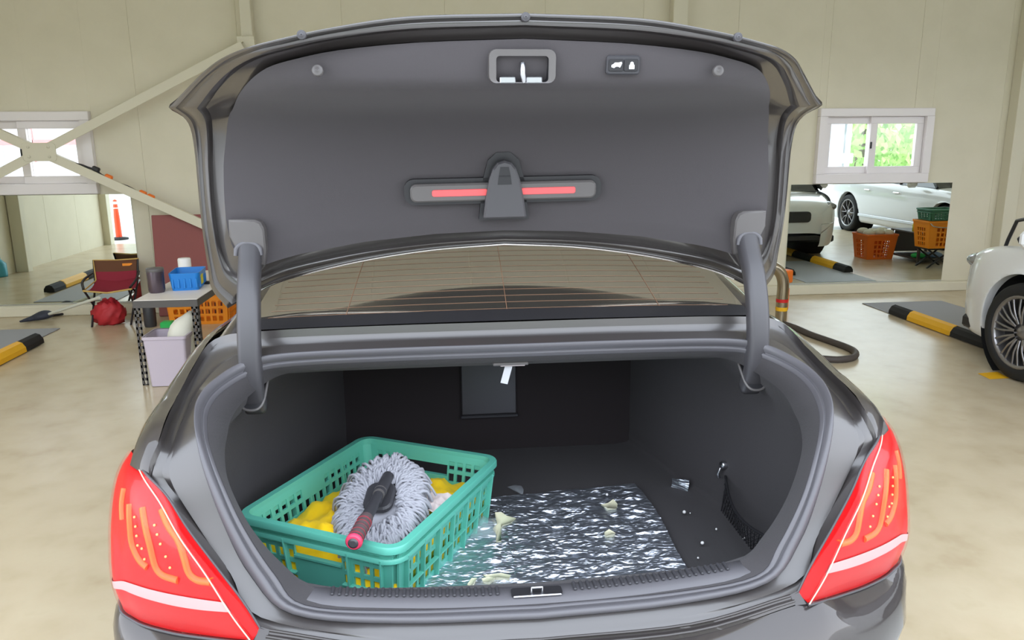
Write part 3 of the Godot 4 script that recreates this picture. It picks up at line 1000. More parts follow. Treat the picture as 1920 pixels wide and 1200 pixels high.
# ---------------------------------------------------------------- hinges and boot fittings
func trunk_fittings(car: Node3D) -> void:
	for sg in [1, -1]:
		var b := MB.new()
		var path := cr(pv([[.742 * sg, 1.375, -.672], [.737 * sg, 1.330, -.632], [.731 * sg, 1.268, -.572], [.729 * sg, 1.216, -.542], [.729 * sg, 1.16, -.523], [.730 * sg, 1.094, -.513], [.733 * sg, 1.014, -.521], [.737 * sg, .961, -.541], [.740 * sg, .91, -.575]]), 4)
		var rows := []
		var prof := rrect(.062, .046, .015, 4)
		for i in path.size():
			var d := (path[mini(i + 1, path.size() - 1)] - path[maxi(i - 1, 0)]).normalized()
			var xx := Vector3.RIGHT
			var yy := d.cross(xx).normalized()
			var r := PackedVector3Array()
			for q in prof:
				r.append(path[i] + xx * q.x + yy * q.y)
			rows.append(r)
		b.grid(rows, true)
		b.fan(rows[0], path[0]); b.fan(rows[-1], path[-1])
		var arm := obj("hinge_arm", b, "mid_plastic", car)
		b = MB.new()
		var cap := PackedVector3Array()
		for k in 13:
			var a := PI * k / 12.0
			cap.append(Vector3((.742 + cos(a) * .034) * sg, 1.357 + sin(a) * .024 - (.012 if k == 0 or k == 12 else 0.0), -.642 - sin(a) * .008))
		b.tube(cap, .0075, 8)
		obj("arm_collar", b, "rubber", arm)
		# U-shaped surround where the arm enters the lining
		b = MB.new()
		var u := cr(pv([[.700 * sg, 1.020, -.600], [.703 * sg, .985, -.572], [.708 * sg, .945, -.535], [.720 * sg, .927, -.520], [.740 * sg, .922, -.517], [.762 * sg, .927, -.520], [.774 * sg, .945, -.53], [.778 * sg, .98, -.555]]), 4)
		b.tube(u, .0042, 8)
		obj("arm_surround", b, "grey_plastic", car)
		# flat black patch drawn in place of the shaded gap inside the surround
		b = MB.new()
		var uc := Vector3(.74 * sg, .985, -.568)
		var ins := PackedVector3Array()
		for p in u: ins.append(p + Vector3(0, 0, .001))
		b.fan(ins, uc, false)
		obj("arm_gap_shade", b, "black_plastic", car)
	# pass-through panel, lamp, tag
	var b := MB.new()
	var p0 := PZ(866, 778, -1.455); var p1 := PZ(968, 778, -1.455)
	b.box(Vector3((p0.x + p1.x) / 2, p0.y + .19, -1.457), Vector3(p1.x - p0.x, .38, .02), .004)
	var pt := obj("pass_through_panel", b, "mid_plastic", car)
	b = MB.new()
	b.box(Vector3((p0.x + p1.x) / 2, p0.y - .004, -1.445), Vector3(p1.x - p0.x + .01, .012, .03), .003)
	obj("panel_ledge", b, "dark_plastic", pt)
	var lp := PZ(957, 682, -.60)
	b = MB.new()
	b.box(lp + Vector3(0, .004, 0), Vector3(.108, .012, .03), .003)
	var bl := obj("boot_lamp", b, "grey_plastic", car)
	b = MB.new()
	b.box(lp + Vector3(.006, -.002, .001), Vector3(.075, .006, .022), .002)
	obj("lamp_cover", b, "lamp_white", bl)
	b = MB.new()
	var t0 := PZ(954, 686, -.605); var t1 := PZ(945, 719, -.61)
	b.beam(t0, t1, .022, .0008, 0.0, Vector3.BACK)
	obj("paper_tag", b, "paper", bl)
	# hook and net pocket
	var hk := PZ(1357, 872, -.84)
	b = MB.new()
	b.lathe([[.001, .012], [.012, .011], [.015, .006], [.015, -.01]], 16, Transform3D(Basis(Vector3.BACK, PI / 2) * Basis(Vector3.RIGHT, .2), hk))
	b.tube(pv([hk + Vector3(-.012, -.01, 0), hk + Vector3(-.02, -.03, .004), hk + Vector3(-.016, -.046, .004)]), .005, 8)
	obj("cargo_hook", b, "satin_metal", car)
	var n0 := PZ(1360, 893, -.83); var n1 := PZ(1452, 1014, -.30)
	var f0 := PY(1352, 958, .39); var f1 := PY(1420, 1046, .40)
	b = MB.new()
	var top := PackedVector3Array(); var bot := PackedVector3Array()
	for i in 19:
		var f := i / 18.0
		top.append(n0.lerp(n1, f) + Vector3(-.03 * sin(f * PI), -.03 * sin(f * PI), 0)); bot.append(f0.lerp(f1, f))
	b.tube(top, .0045, 6)
	for i in 18:
		b.tube(pv([top[i], bot[mini(i + 2, 18)]]), .0014, 4, false)
		b.tube(pv([top[i + 1], bot[maxi(i - 2, 0)]]), .0014, 4, false)
	for k in 4:
		var r := PackedVector3Array()
		for i in 19: r.append(top[i].lerp(bot[i], (k + 1) / 4.5))
		b.tube(r, .0014, 4, false)
	obj("cargo_net", b, "black_plastic", car)

# ================================================================ what lies in the trunk
func crate_wall(b: MB, w: float, h: float, cols: int, r0: int, solid: Callable, slot: Rect2, xf: Callable) -> void:
	# a moulded lattice wall: cells of a cols x r0 grid, "solid" cells stay closed; slot is an open hand hole. xf maps (x, y, depth) to the crate
	var t := 0.0035
	var xs := []; var ys := []
	var mx := 0.035
	var cw := (w - 2 * mx) / cols
	var my := 0.020
	var chh := (h - 2 * my) / r0
	var put := func(x0: float, x1: float, y0: float, y1: float, d0 := -1.0, d1 := 1.0) -> void:
		var v := []
		for i in 8:
			v.append(xf.call(x1 if i & 1 else x0, y1 if i & 2 else y0, (d1 if i & 4 else d0) * t))
		b.g = -1
		for f in [[0, 1, 3, 2], [5, 4, 6, 7], [4, 0, 2, 6], [1, 5, 7, 3], [2, 3, 7, 6], [4, 5, 1, 0]]:
			b.quad(v[f[3]], v[f[2]], v[f[1]], v[f[0]])
		b.g = 0
	put.call(-w / 2, -w / 2 + mx, 0.0, h); put.call(w / 2 - mx, w / 2, 0.0, h)
	put.call(-w / 2 + mx, w / 2 - mx, 0.0, my); put.call(-w / 2 + mx, w / 2 - mx, h - my, h)
	for i in cols:
		var x0 := -w / 2 + mx + i * cw
		for j in r0:
			var y0 := my + j * chh
			var s: int = solid.call(i, j)
			if s == 1:
				put.call(x0, x0 + cw, y0, y0 + chh)
			elif s == 0:
				var fx := 0.17 * cw; var fy := 0.15 * chh
				put.call(x0, x0 + fx, y0, y0 + chh); put.call(x0 + cw - fx, x0 + cw, y0, y0 + chh)
				put.call(x0 + fx, x0 + cw - fx, y0, y0 + fy); put.call(x0 + fx, x0 + cw - fx, y0 + chh - fy, y0 + chh)
	if slot.size.x > 0:
		var a := slot.position; var e := slot.end
		put.call(a.x, e.x, my, a.y); put.call(a.x, e.x, e.y, h - my)
		put.call(a.x, e.x, a.y - 0.006, a.y + 0.001, -1.2, 3.0); put.call(a.x, e.x, e.y - 0.001, e.y + 0.006, -1.2, 3.0)

func build_crate(called: String, label: String, L: float, W: float, H: float, at: Vector3, turn: float, m: String, detail := true) -> Node3D:
	var cr8 := thing(called, label, "crate", at, turn)
	var tp := 0.022      # draft: the foot is smaller than the rim
	var hw := W / 2 - 0.018; var hl := L / 2 - 0.018
	var nl := 15 if detail else 8
	var ns := 13 if detail else 7
	for side in 4:
		var b := MB.new()
		var short := side % 2 == 0
		var w := (hw if short else hl) * 2.0 - 0.02
		var dist := hl if short else hw
		var rot := Basis(Vector3.UP, side * PI / 2)
		var xf := func(x: float, y: float, d: float) -> Vector3:
			var f := y / H
			var k := 1.0 - tp * (1.0 - f) / (w / 2)
			return rot * Vector3(x * k, y, dist - tp * (1.0 - f) + d)
		var hh := H - 0.012
		if short:
			var solid := func(i: int, j: int) -> int:
				return 2 if (i >= 4 and i <= 8 and detail) else 0
			var cw := (w - 0.07) / ns
			var chh := (hh - 0.04) / 4.0
			crate_wall(b, w, hh, ns, 4, solid, Rect2(-2.5 * cw, 0.128, 5 * cw, .042) if detail else Rect2(), xf)
		else:
			var solid := func(i: int, j: int) -> int:
				if j == 3 and i >= 6 and i <= 8: return 1
				return 0
			crate_wall(b, w, hh, nl, 4, solid, Rect2(), xf)
		obj("lattice_wall", b, m, cr8)
		# outside ribs
		if detail:
			b = MB.new()
			var n := 5 if short else 7
			for i in n:
				var x := lerpf(-w / 2 + 0.03, w / 2 - 0.03, i / float(n - 1))
				if short and i == 2: continue
				b.beam(xf.call(x, 0.004, 0.010), xf.call(x, hh - 0.03, 0.010), 0.006, 0.016, 0.001, rot * Vector3.BACK)
			for yy in [0.335, 0.80]:
				if short:
					for sd in [-1, 1]:
						b.beam(xf.call(sd * (w / 2 - 0.02), hh * yy, 0.009), xf.call(sd * w * 0.17, hh * yy, 0.009), 0.005, 0.014, 0.001, rot * Vector3.BACK)
					continue
				b.beam(xf.call(-w / 2 + 0.02, hh * yy, 0.009), xf.call(w / 2 - 0.02, hh * yy, 0.009), 0.005, 0.014, 0.001, rot * Vector3.BACK)
			obj("outer_ribs", b, m, cr8)
	# rounded corner posts
	for cx in [-1, 1]:
		for cz in [-1, 1]:
			var b := MB.new()
			var rows := []
			for yy in [0.0, H * 0.5, H - 0.01]:
				var r := PackedVector3Array()
				var f: float = yy / H
				for k in 7:
					var a := PI / 2 * k / 6.0
					var rad := 0.040
					r.append(Vector3(cx * (hw - tp * (1 - f) - rad + cos(a) * rad), yy, cz * (hl - tp * (1 - f) - rad + sin(a) * rad)))
				rows.append(r)
			b.grid(rows)
			obj("corner_post", b, m, cr8)
	# rim: a flat lip with a skirt, and a second lip below
	for lv in [[H, 0.0, 0.020], [H - 0.040, 0.006, 0.013]]:
		var b := MB.new()
		var outer := rrect(W - lv[1] * 2, L - lv[1] * 2, 0.055, 6)
		var inner := rrect(W - 0.046, L - 0.046, 0.036, 6)
		var ob := PackedVector3Array(); var ot := PackedVector3Array(); var it := PackedVector3Array(); var ib := PackedVector3Array(); var od := PackedVector3Array()
		for i in outer.size():
			ot.append(Vector3(outer[i].x * 0.992, lv[0], outer[i].y * 0.992)); od.append(Vector3(outer[i].x, lv[0] - 0.004, outer[i].y))
			ob.append(Vector3(outer[i].x, lv[0] - lv[2], outer[i].y))
			it.append(Vector3(inner[i].x, lv[0], inner[i].y)); ib.append(Vector3(inner[i].x, lv[0] - lv[2], inner[i].y))
		b.g = 1; b.grid([it, ot], true); b.g = 0; b.grid([ot, od, ob], true); b.g = 2; b.grid([ob, ib], true); b.g = 3; b.grid([ib, it], true)
		obj("rim", b, m, cr8)
	var b := MB.new()
	b.box(Vector3(0, .004, 0), Vector3((hw - tp) * 2, .008, (hl - tp) * 2), .002)
	obj("bottom", b, m, cr8)
	return cr8

func build_trunk_goods() -> void:
	var at := Vector3(-.412, .386, -.680)
	var turn := deg_to_rad(-28.4)
	build_crate("plastic_crate", "green slatted plastic crate holding a grey duster and yellow cloth", .686, .556, .222, at, turn, "crate_green")
	var cx := Transform3D(Basis(Vector3.UP, turn), at)
	# yellow cloth heaped in the crate
	var fn := FastNoiseLite.new()
	fn.seed = 8; fn.frequency = 3.2; fn.fractal_octaves = 3
	var b := MB.new()
	var rows := []; var low := []
	for i in 34:
		var r := PackedVector3Array(); var q := PackedVector3Array()
		for j in 28:
			var u := -1.0 + 2.0 * j / 27.0; var v := -1.0 + 2.0 * i / 33.0
			var e := pow(maxf(absf(u), absf(v)), 6.0)
			var x := u * 0.246; var z := v * 0.311
			var y := 0.150 + 0.030 * fn.get_noise_2d(x * 3, z * 3) + 0.004 * fn.get_noise_2d(x * 11, z * 11 + 5) - 0.055 * e
			y += 0.03 * exp(-((u - .45) * (u - .45) + (v + .1) * (v + .1)) * 4.0) + 0.028 * exp(-((u + .2) * (u + .2) + (v - .75) * (v - .75)) * 8.0)
			r.append(cx * Vector3(x, y, z)); q.append(cx * Vector3(x * 0.97, 0.012 + 0.02 * (1 - e), z * 0.97))
		rows.append(r); low.append(q)
	b.grid(rows); b.grid(low)
	b.grid([rows[0], low[0]]); b.grid([rows[33], low[33]])
	var ra := PackedVector3Array(); var rb := PackedVector3Array(); var rc := PackedVector3Array(); var rd := PackedVector3Array()
	for i in 34:
		ra.append(rows[i][0]); rb.append(low[i][0]); rc.append(rows[i][27]); rd.append(low[i][27])
	b.grid([ra, rb]); b.grid([rc, rd])
	solo("yellow_cloth", b, "cloth_yellow", "bright yellow cloth bunched up under the grey duster in the green crate", "cloth")
	b = MB.new()
	rows = []
	var pc := cx.affine_inverse() * PY(832, 938, .58)
	for i in 10:
		var r := PackedVector3Array()
		for j in 10:
			var x := pc.x - .075 + .13 * j / 9.0; var z := pc.z - .06 + .13 * i / 9.0
			r.append(cx * Vector3(minf(x, .235), .185 + .02 * fn.get_noise_2d(x * 9 + 40, z * 9) + .014 * fn.get_noise_2d(x * 22, z * 22 + 60), z))
		rows.append(r)
	b.grid(rows)
	solo("crumpled_rag", b, "cloth_white", "crumpled whitish rag lying on the yellow cloth beside the crate wall", "cloth")
	# ---- duster
	var mop := thing("mop_duster", "grey string-fringed car duster with dark telescopic handle and pink-ringed end", "duster")
	var e0 := PY(663, 1017, .642)          # handle end over the crate rim
	var e1 := PY(728, 893, .652)
	var hc := PY(715, 948, .592)
	var dir := (e1 - e0).normalized()
	# head frame: x across, z along the handle, tilted up at the far end
	var zz := dir
	var xx := Vector3.UP.cross(zz).normalized()
	var tilt := Basis(xx, deg_to_rad(-20.0))
	var hb := Basis(xx, zz.cross(xx), zz)
	hb = tilt * hb
	var hx := Transform3D(hb, hc)
	b = MB.new()
	b.prism(rrect(.165, .30, .08, 8), .03, hx * Transform3D(Basis(Vector3.RIGHT, PI / 2), Vector3(0, -.012, 0)))
	obj("pad", b, "mop_grey", mop)
	b = MB.new()
	b.prism(rrect(.088, .110, .030, 6), .024, hx * Transform3D(Basis(Vector3.RIGHT, PI / 2), Vector3(.004, .022, .012)), .006)
	obj("clamp_plate", b, "dark_plastic", mop)
	rng.seed = 77
	b = MB.new()
	for i in 950:
		var a := rng.randf() * TAU
		var rr := sqrt(rng.randf_range(0.20, 0.86))
		var ex := .100; var ez := .185
		var s := Vector3(cos(a) * ex * rr, .006 + .014 * (1 - rr), sin(a) * ez * rr)
		var od := Vector3(cos(a) * ex, 0, sin(a) * ez * .75).normalized()
		od = od.rotated(Vector3.UP, rng.randf_range(-.5, .5))
		var ln := rng.randf_range(.030, .062)
		var p1 := s + od * ln * .40 + Vector3(0, rng.randf_range(.008, .022), 0)
		var p2 := s + od * ln * .85 + Vector3(0, rng.randf_range(-.008, .008), 0)
		var p3 := s + od * ln * 1.05 + Vector3(rng.randf_range(-.008, .008), rng.randf_range(-.036, -.018) - .012 * rr, rng.randf_range(-.008, .008))
		var pts := cr(pv([hx * s, hx * p1, hx * p2, hx * p3]), 2)
		b.tube(pts, rng.randf_range(.0036, .0052), 6, true)
	var fr := obj("fringe", b, "mop_grey", mop)
	fr.set_meta("kind", "stuff")
	b = MB.new()
	var hd := e1 - e0
	b.tube(pv([e0 + hd * .30, e0 + hd * .52]), .0165, 14)
	b.tube(pv([e0 + hd * .50, e0 + hd * .80]), .0145, 14)
	b.tube(pv([e0 + hd * .70, e0 + hd * .86, e0 + hd * 1.0, e0 + hd * 1.03]), [.0185, .0185, .0175, .008], 14)
	b.tube(pv([e0 + hd * .60 + Vector3(0, -.012, 0), hx * Vector3(0, .03, .02)]), .014, 10)
	obj("handle", b, "dark_plastic", mop)
	b = MB.new()
	b.tube(pv([e0 + hd * .68, e0 + hd * .705]), .0175, 14)
	b.tube(pv([e0 + hd * .735, e0 + hd * .745]), .0195, 14)
	obj("handle_ring", b, "grey_plastic", mop)
	b = MB.new()
	var gp := PackedVector3Array(); var gr := []
	for i in 15:
		gp.append(e0 + hd * (.03 + .30 * i / 14.0)); gr.append(.0190 + (.0022 if i % 3 == 0 else 0.0))
	b.tube(gp, gr, 16)
	var gripn := obj("grip", b, "grip", mop)
	for k in 5:
		b = MB.new()
		b.tube(pv([e0 + hd * (.055 + .052 * k), e0 + hd * (.0575 + .052 * k)]), .0216, 16)
		obj("grip_stripe", b, "grip_red", gripn)
	b = MB.new()
	b.tube(pv([e0 - dir * .004, e0 + dir * .001, e0 + dir * .008, e0 + dir * .011]), [.0185, .0228, .0228, .020], 18)
	obj("end_ring", b, "pink_ring", mop)
	b = MB.new()
	b.tube(pv([e0 - dir * .009, e0 - dir * .007, e0]), [.009, .0135, .0145], 16)
	obj("end_cap", b, "mid_plastic", mop)
	# ---- foil sheet: crinkled, lying on the boot floor
	fn.frequency = 1.0
	var f0 := PY(1190, 910, .386); var f1 := PY(1302, 1078, .386)
	b = MB.new()
	rows = []; low = []
	var bl := PY(780, 950, .386)
	var fl := Vector3(-.42, .386, -.30)
	var nx := 110; var nz := 110
	for i in nz + 1:
		var v := i / float(nz)
		var r := PackedVector3Array(); var q := PackedVector3Array()
		for j in nx + 1:
			var u := j / float(nx)
			var p := bl.lerp(f0, u).lerp(Vector3(fl.x, .386, fl.z).lerp(f1, u), v)
			p.x += .012 * sin(v * 5.0) * u
			var h := .010 * fn.get_noise_2d(p.x * 6.0, p.z * 20.0) + .005 * fn.get_noise_2d(p.x * 16.0 + 9, p.z * 46.0)
			var edge := minf(minf(u, 1 - u), minf(v, 1 - v))
			h = h * (0.35 + 0.65 * smoothstep(0.0, 0.05, edge)) + .008
			p.y = .386 + maxf(h, .001)
			r.append(p); q.append(Vector3(p.x, p.y - .0012, p.z))
		rows.append(r); low.append(q)
	b.grid(rows)
	solo("foil_mat", b, "foil", "crinkled silver foil sheet spread on the dark boot carpet", "mat")
	# scrap pieces on the foil: torn pale paper
	var scraps := [
		["large torn pale yellow paper scrap with a stalk beside the green crate", [[928, 962], [940, 958], [950, 965], [968, 970], [958, 978], [942, 984], [938, 992], [940, 1012], [930, 1014], [931, 1000], [924, 990], [932, 980], [930, 972]]],
		["small pale pointed scrap near the far edge of the foil", [[1127, 945], [1140, 943], [1150, 937], [1158, 945], [1156, 952], [1140, 953]]],
		["tiny pale pebble-like scrap in the middle of the foil", [[1133, 1000], [1142, 994], [1154, 998], [1152, 1003], [1136, 1004]]],
		["crumpled yellowish scrap close to the trunk sill", [[906, 1077], [922, 1074], [940, 1072], [958, 1076], [955, 1086], [935, 1084], [915, 1083]]],
		["rounded white scrap close to the trunk sill", [[903, 1083], [916, 1082], [928, 1085], [917, 1093], [906, 1090]]],
		["curled white scrap leaning by the crate foot at the sill", [[876, 1094], [884, 1084], [894, 1082], [890, 1092], [880, 1100]]]]
	for s in scraps:
		b = MB.new()
		var up := PackedVector3Array(); var dn := PackedVector3Array()
		var mid := Vector3.ZERO
		for q in s[1]:
			var p := PY(q[0], q[1], .402)
			mid += p
			up.append(p + Vector3(0, .004 * sin(q[0] * .7), 0)); dn.append(p + Vector3(0, -.006, 0))
		mid /= up.size()
		b.fan(up, mid + Vector3(0, .006, 0)); b.fan(dn, mid + Vector3(0, -.006, 0)); b.grid([up, dn], true)
		solo("paper_scrap", b, "scrap", s[0], "scrap", "scraps on the foil")
	b = MB.new()
	var film := PackedVector3Array()
	for q in [[951, 913], [965, 909], [978, 911], [982, 918], [980, 928], [968, 922]]: film.append(PY(q[0], q[1], .392))
	b.fan(film, PY(968, 916, .405))
	solo("film_scrap", b, "clear_film", "clear plastic film scrap lying behind the foil sheet", "scrap")
	b = MB.new()
	var bag := []
	for i in 7:
		var r := PackedVector3Array()
		for j in 7:
			var p := PY(lerpf(882, 930, j / 6.0), lerpf(972, 1010, i / 6.0), .40)
			p.y = .402 + .035 * sin(PI * j / 6.0) * sin(PI * i / 6.0) * (1.0 + .5 * fn.get_noise_2d(j * 1.7, i * 1.9))
			r.append(p)
		bag.append(r)
	b.grid(bag)
	solo("film_bag", b, "clear_film", "small clear plastic bag squeezed against the crate on the foil", "bag")
	# polystyrene beads and fluff on the carpet
	for q in [[1283, 960, .0062], [1317, 1018, .0058], [1343, 992, .0036], [1309, 1046, .0034], [1395, 1009, .0042], [1138, 927, .005], [1294, 962, .0024]]:
		b = MB.new()
		var y: float = .386 + q[2]
		if q[0] == 1138: y += .014
		b.ball(PY(q[0], q[1], y), Vector3.ONE * q[2], 6)
		solo("foam_bead", b, "bead", "tiny white foam bead lying loose on the boot floor", "bead", "foam beads on the boot floor")
	# foil square at the side wall
	b = MB.new()
	var sq := []
	for i in 6:
		var r := PackedVector3Array()
		for j in 6:
			var p := PY(lerpf(1265, 1297, j / 5.0) - i * .5, lerpf(897, 925, i / 5.0) + j * .6, .39)
			var wall := PZ(lerpf(1265, 1297, j / 5.0) - i * .5, lerpf(897, 925, i / 5.0) + j * .6, lerpf(-1.02, -.97, j / 5.0))
			wall += Vector3(-.01 + .0025 * sin(i * 1.1 + j * 1.3), .001 * cos(i * 1.7 + j * 2.9), .003 * sin(j * 1.2 - i))
			r.append(wall)
		sq.append(r)
	b.grid(sq)
	solo("foil_square", b, "foil", "small crumpled square of silver foil leaning on the boot side wall", "foil")

# ================================================================ the garage
const ZW := -6.49
func panel_wall(node: Node3D, cuts: Array, holes: Array, y1: float, th: float) -> void:
	for i in cuts.size() - 1:
		var x0: float = cuts[i]; var x1: float = cuts[i + 1]
		var b := MB.new()
		var xs := [x0, x1]
		for h in holes:
			for x in [h.position.x, h.end.x]:
				if x > x0 + .001 and x < x1 - .001: xs.append(x)
		xs.sort()
		for k in xs.size() - 1:
			var a: float = xs[k]; var c: float = xs[k + 1]
			var ys := [[0.0, y1]]
			for h in holes:
				if (a + c) / 2 > h.position.x and (a + c) / 2 < h.end.x: ys = [[0.0, h.position.y], [h.end.y, y1]]
			for y in ys:
				b.box(Vector3((a + c) / 2, (y[0] + y[1]) / 2, ZW - th / 2), Vector3(c - a, y[1] - y[0], th), 0.004 if xs.size() == 2 else 0.0015)
		var o := obj("panel", b, "wall", node)

func build_window(called: String, x0: float, x1: float, y0: float, y1: float) -> void:
	var w := structnode(called)
	var b := MB.new()
	var f := .085
	var z := ZW + .005
	for q in [[(x0 + x1) / 2, y1 - f / 2, x1 - x0, f], [(x0 + x1) / 2, y0 + f * .6, x1 - x0, f * 1.2]]:
		b.box(Vector3(q[0], q[1], z - .02), Vector3(q[2], q[3], .16), .006)
	for x in [x0 + f / 2, x1 - f / 2]:
		b.box(Vector3(x, (y0 + y1) / 2 + f * .1, z - .02), Vector3(f, y1 - y0 - f * 2.2, .16))
	obj("frame", b, "pvc", w)
	var xm := (x0 + x1) / 2
	var iy0 := y0 + f * 1.2; var iy1 := y1 - f
	for k in 2:
		var a := x0 + f + .01 if k == 0 else xm - .045
		var c := xm + .035 if k == 0 else x1 - f - .002
		var zz := z - .05 if k == 0 else z - .008
		b = MB.new()
		var s := .075
		for q in [[(a + c) / 2, iy1 - s / 2, c - a, s], [(a + c) / 2, iy0 + s / 2, c - a, s]]:
			b.box(Vector3(q[0], q[1], zz), Vector3(q[2], q[3], .045), .004)
		for x in [a + s / 2, c - s / 2]:
			b.box(Vector3(x, (iy0 + iy1) / 2, zz), Vector3(s, iy1 - iy0 - 2 * s, .045))
		var sash := obj("sash", b, "pvc", w)
		b = MB.new()
		b.box(Vector3((a + c) / 2, (iy0 + iy1) / 2, zz), Vector3(c - a - 2 * s + .01, iy1 - iy0 - 2 * s + .01, .006))
		obj("pane", b, "pane", sash)
	b = MB.new()
	b.box(Vector3(xm - .03, (iy0 + iy1) / 2, z + .02), Vector3(.016, .07, .02), .004)
	obj("latch", b, "black_plastic", w)

func build_room() -> void:
	struct("floor", MB.new().box(Vector3(2.0, -.1, -3.55), Vector3(16.2, .2, 6.2)), "floor")
	struct("ground", MB.new().box(Vector3(2, -.12, 7.5), Vector3(60, .2, 15.9)), "ground")
	struct("ground_behind", MB.new().box(Vector3(2, -.12, -16.7), Vector3(60, .2, 20)), "ground")
	struct("road", MB.new().box(Vector3(2, -.11, 19.5), Vector3(60, .2, 8)), "asphalt")
	var wins := [Rect2(-4.77, 1.205, 1.28, .785), Rect2(3.87, 1.205, 1.28, .785)]
	var wb := structnode("wall_back")
	var cuts := []
	for k in 17: cuts.append(-6.05 + k)
	panel_wall(wb, cuts, wins, 3.95, .12)
	build_window("window_1", -4.77, -3.49, 1.205, 1.99)
	build_window("window_2", 3.87, 5.15, 1.205, 1.99)
	var wl := structnode("wall_left")
	for k in 6:
		obj("panel", MB.new().box(Vector3(-5.97, 1.97, ZW + .5 + k), Vector3(.12, 3.95, 1.0), .004), "wall", wl)
	var wr := structnode("wall_right")
	for k in 6:
		obj("panel", MB.new().box(Vector3(10.01, 1.97, ZW + .5 + k), Vector3(.12, 3.95, 1.0), .004), "wall", wr)
	var ce := structnode("ceiling")
	for k in 17:
		obj("panel", MB.new().box(Vector3(-5.55 + k, 4.02, -3.55), Vector3(1.0, .14, 6.2), .008), "ceiling", ce)
	struct("wall_front", MB.new().box(Vector3(2.0, 3.70, -.50), Vector3(16.0, .5, .12), .004), "wall")
	# columns, curb
	var n := 1
	for x in [-5.84, -1.93, 2.293, 6.10, 9.9]:
		struct("trim_%d" % n, MB.new().box(Vector3(x, 1.97, ZW + .07), Vector3(.15 if x > 0 else .105, 3.95, .14), .006), "steel_cream")
		n += 1
	for x in [-5.875, 9.9]:
		struct("trim_%d" % n, MB.new().box(Vector3(x, 1.97, -.50), Vector3(.16, 3.95, .16), .006), "steel_cream"); n += 1
	struct("trim_%d" % n, MB.new().box(Vector3(-5.82, 1.97, -3.46), Vector3(.16, 3.95, .13), .006), "steel_cream")
	struct("baseboard_back", MB.new().box(Vector3(2.0, .052, ZW + .05), Vector3(15.9, .104, .10), .008), "wall")
	# cross brace in front of the first window
	var xb := thing("cross_brace", "cream steel cross brace bolted over the window beside the red board", "brace")
	var c := Vector3(-3.885, 1.612, ZW + .25)
	var z := ZW + .25
	for q in [[-1.95, 2.573, -5.82, .65], [-5.82, 2.574, -1.95, .65]]:
		var b := MB.new()
		b.beam(Vector3(q[0], q[1], z), Vector3(q[2], q[3], z + .012), .010, .085, .002)
		b.beam(Vector3(q[0], q[1] + .036, z - .04), Vector3(q[2], q[3] + .036, z - .03), .075, .010, .002)
		obj("bar", b, "steel_cream", xb)
	obj("gusset", MB.new().prism(rrect(.30, .17, .03, 3), .014, Transform3D(Basis(), c + Vector3(0, 0, .014)), .002), "steel_cream", xb)
	for q in [[-.09, .045], [.09, -.045], [.09, .045], [-.09, -.045]]:
		obj("bolt", MB.new().lathe([[.001, .012], [.012, .012], [.013, 0.0]], 6, Transform3D(Basis(Vector3.RIGHT, PI / 2), c + Vector3(q[0], q[1], .022))), "steel_cream", xb)
	for q in [[-1.93, 2.56], [-5.84, 2.56]]:
		obj("end_plate", MB.new().box(Vector3(q[0], q[1], ZW + .20), Vector3(.16, .2, .012), .002), "steel_cream", xb)
	# cable lying on the lower arm of the brace
	var cb := thing("cable", "dark cable with orange clips lying along the cross brace arm", "cable")
	var cp := PackedVector3Array()
	for q in [[140, 309], [152, 311], [165, 316], [180, 321], [190, 330], [205, 338], [225, 347], [240, 352], [258, 362], [275, 371], [290, 380], [310, 389], [330, 396]]:
		cp.append(PZ(q[0], q[1] - 2, z - .02) )
	obj("wire", MB.new().tube(cr(cp, 3), .010, 6), "black_plastic", cb)
	for q in [[180, 321], [204, 336], [268, 366], [283, 373]]:
		obj("clip", MB.new().box(PZ(q[0], q[1] - 4, z - .015), Vector3(.07, .045, .04), .01, Basis(Vector3.BACK, -.45)), "orange_deep" if q[0] > 190 else "black_plastic", cb)
	# wall mirrors
	for q in [[-5.03, -3.205, "frameless wall mirror below the window with the steel cross brace"], [3.625, 5.47, "frameless wall mirror below the window, reflecting white cars"]]:
		var mr := thing("wall_mirror", q[2], "mirror")
		obj("glass", MB.new().box(Vector3((q[0] + q[1]) / 2, .655, ZW + .008), Vector3(q[1] - q[0], 1.085, .010)), "mirror", mr)
		obj("edge", MB.new().box(Vector3((q[0] + q[1]) / 2, .108, ZW + .008), Vector3(q[1] - q[0], .012, .016), .002), "satin_metal", mr)
	# floor plates and guide bars
	for q in [[4.19, 5.07, -5.86, -4.2, "grey floor plate beside the guide bar in front of the white minivan"], [-4.60, -3.72, -5.80, -4.2, "grey floor plate beside the guide bar below the cross brace"]]:
		solo("floor_plate", MB.new().box(Vector3((q[0] + q[1]) / 2, .004, (q[2] + q[3]) / 2), Vector3(q[1] - q[0], .008, q[3] - q[2]), .003), "mat_grey", q[4], "mat")
	for q in [[4.235, -5.36, "black and yellow rubber wheel guide bar on the floor beside the minivan"], [5.06, -5.24, "black and yellow wheel guide bar between the minivan wheels, seen in the mirror"], [-3.66, -5.24, "black and yellow rubber wheel guide bar near the red folding chair"], [-4.70, -5.22, "black and yellow wheel guide bar nearer the side wall, seen in the mirror"]]:
		var gb := thing("guide_bar", q[2], "wheel guide", Vector3(q[0], .008, q[1]))
		var prof := func(r: float) -> PackedVector2Array:
			return PackedVector2Array([Vector2(-r, 0), Vector2(-r * .95, r * .6), Vector2(-r * .55, r * 1.2), Vector2(0, r * 1.4), Vector2(r * .55, r * 1.2), Vector2(r * .95, r * .6), Vector2(r, 0)])
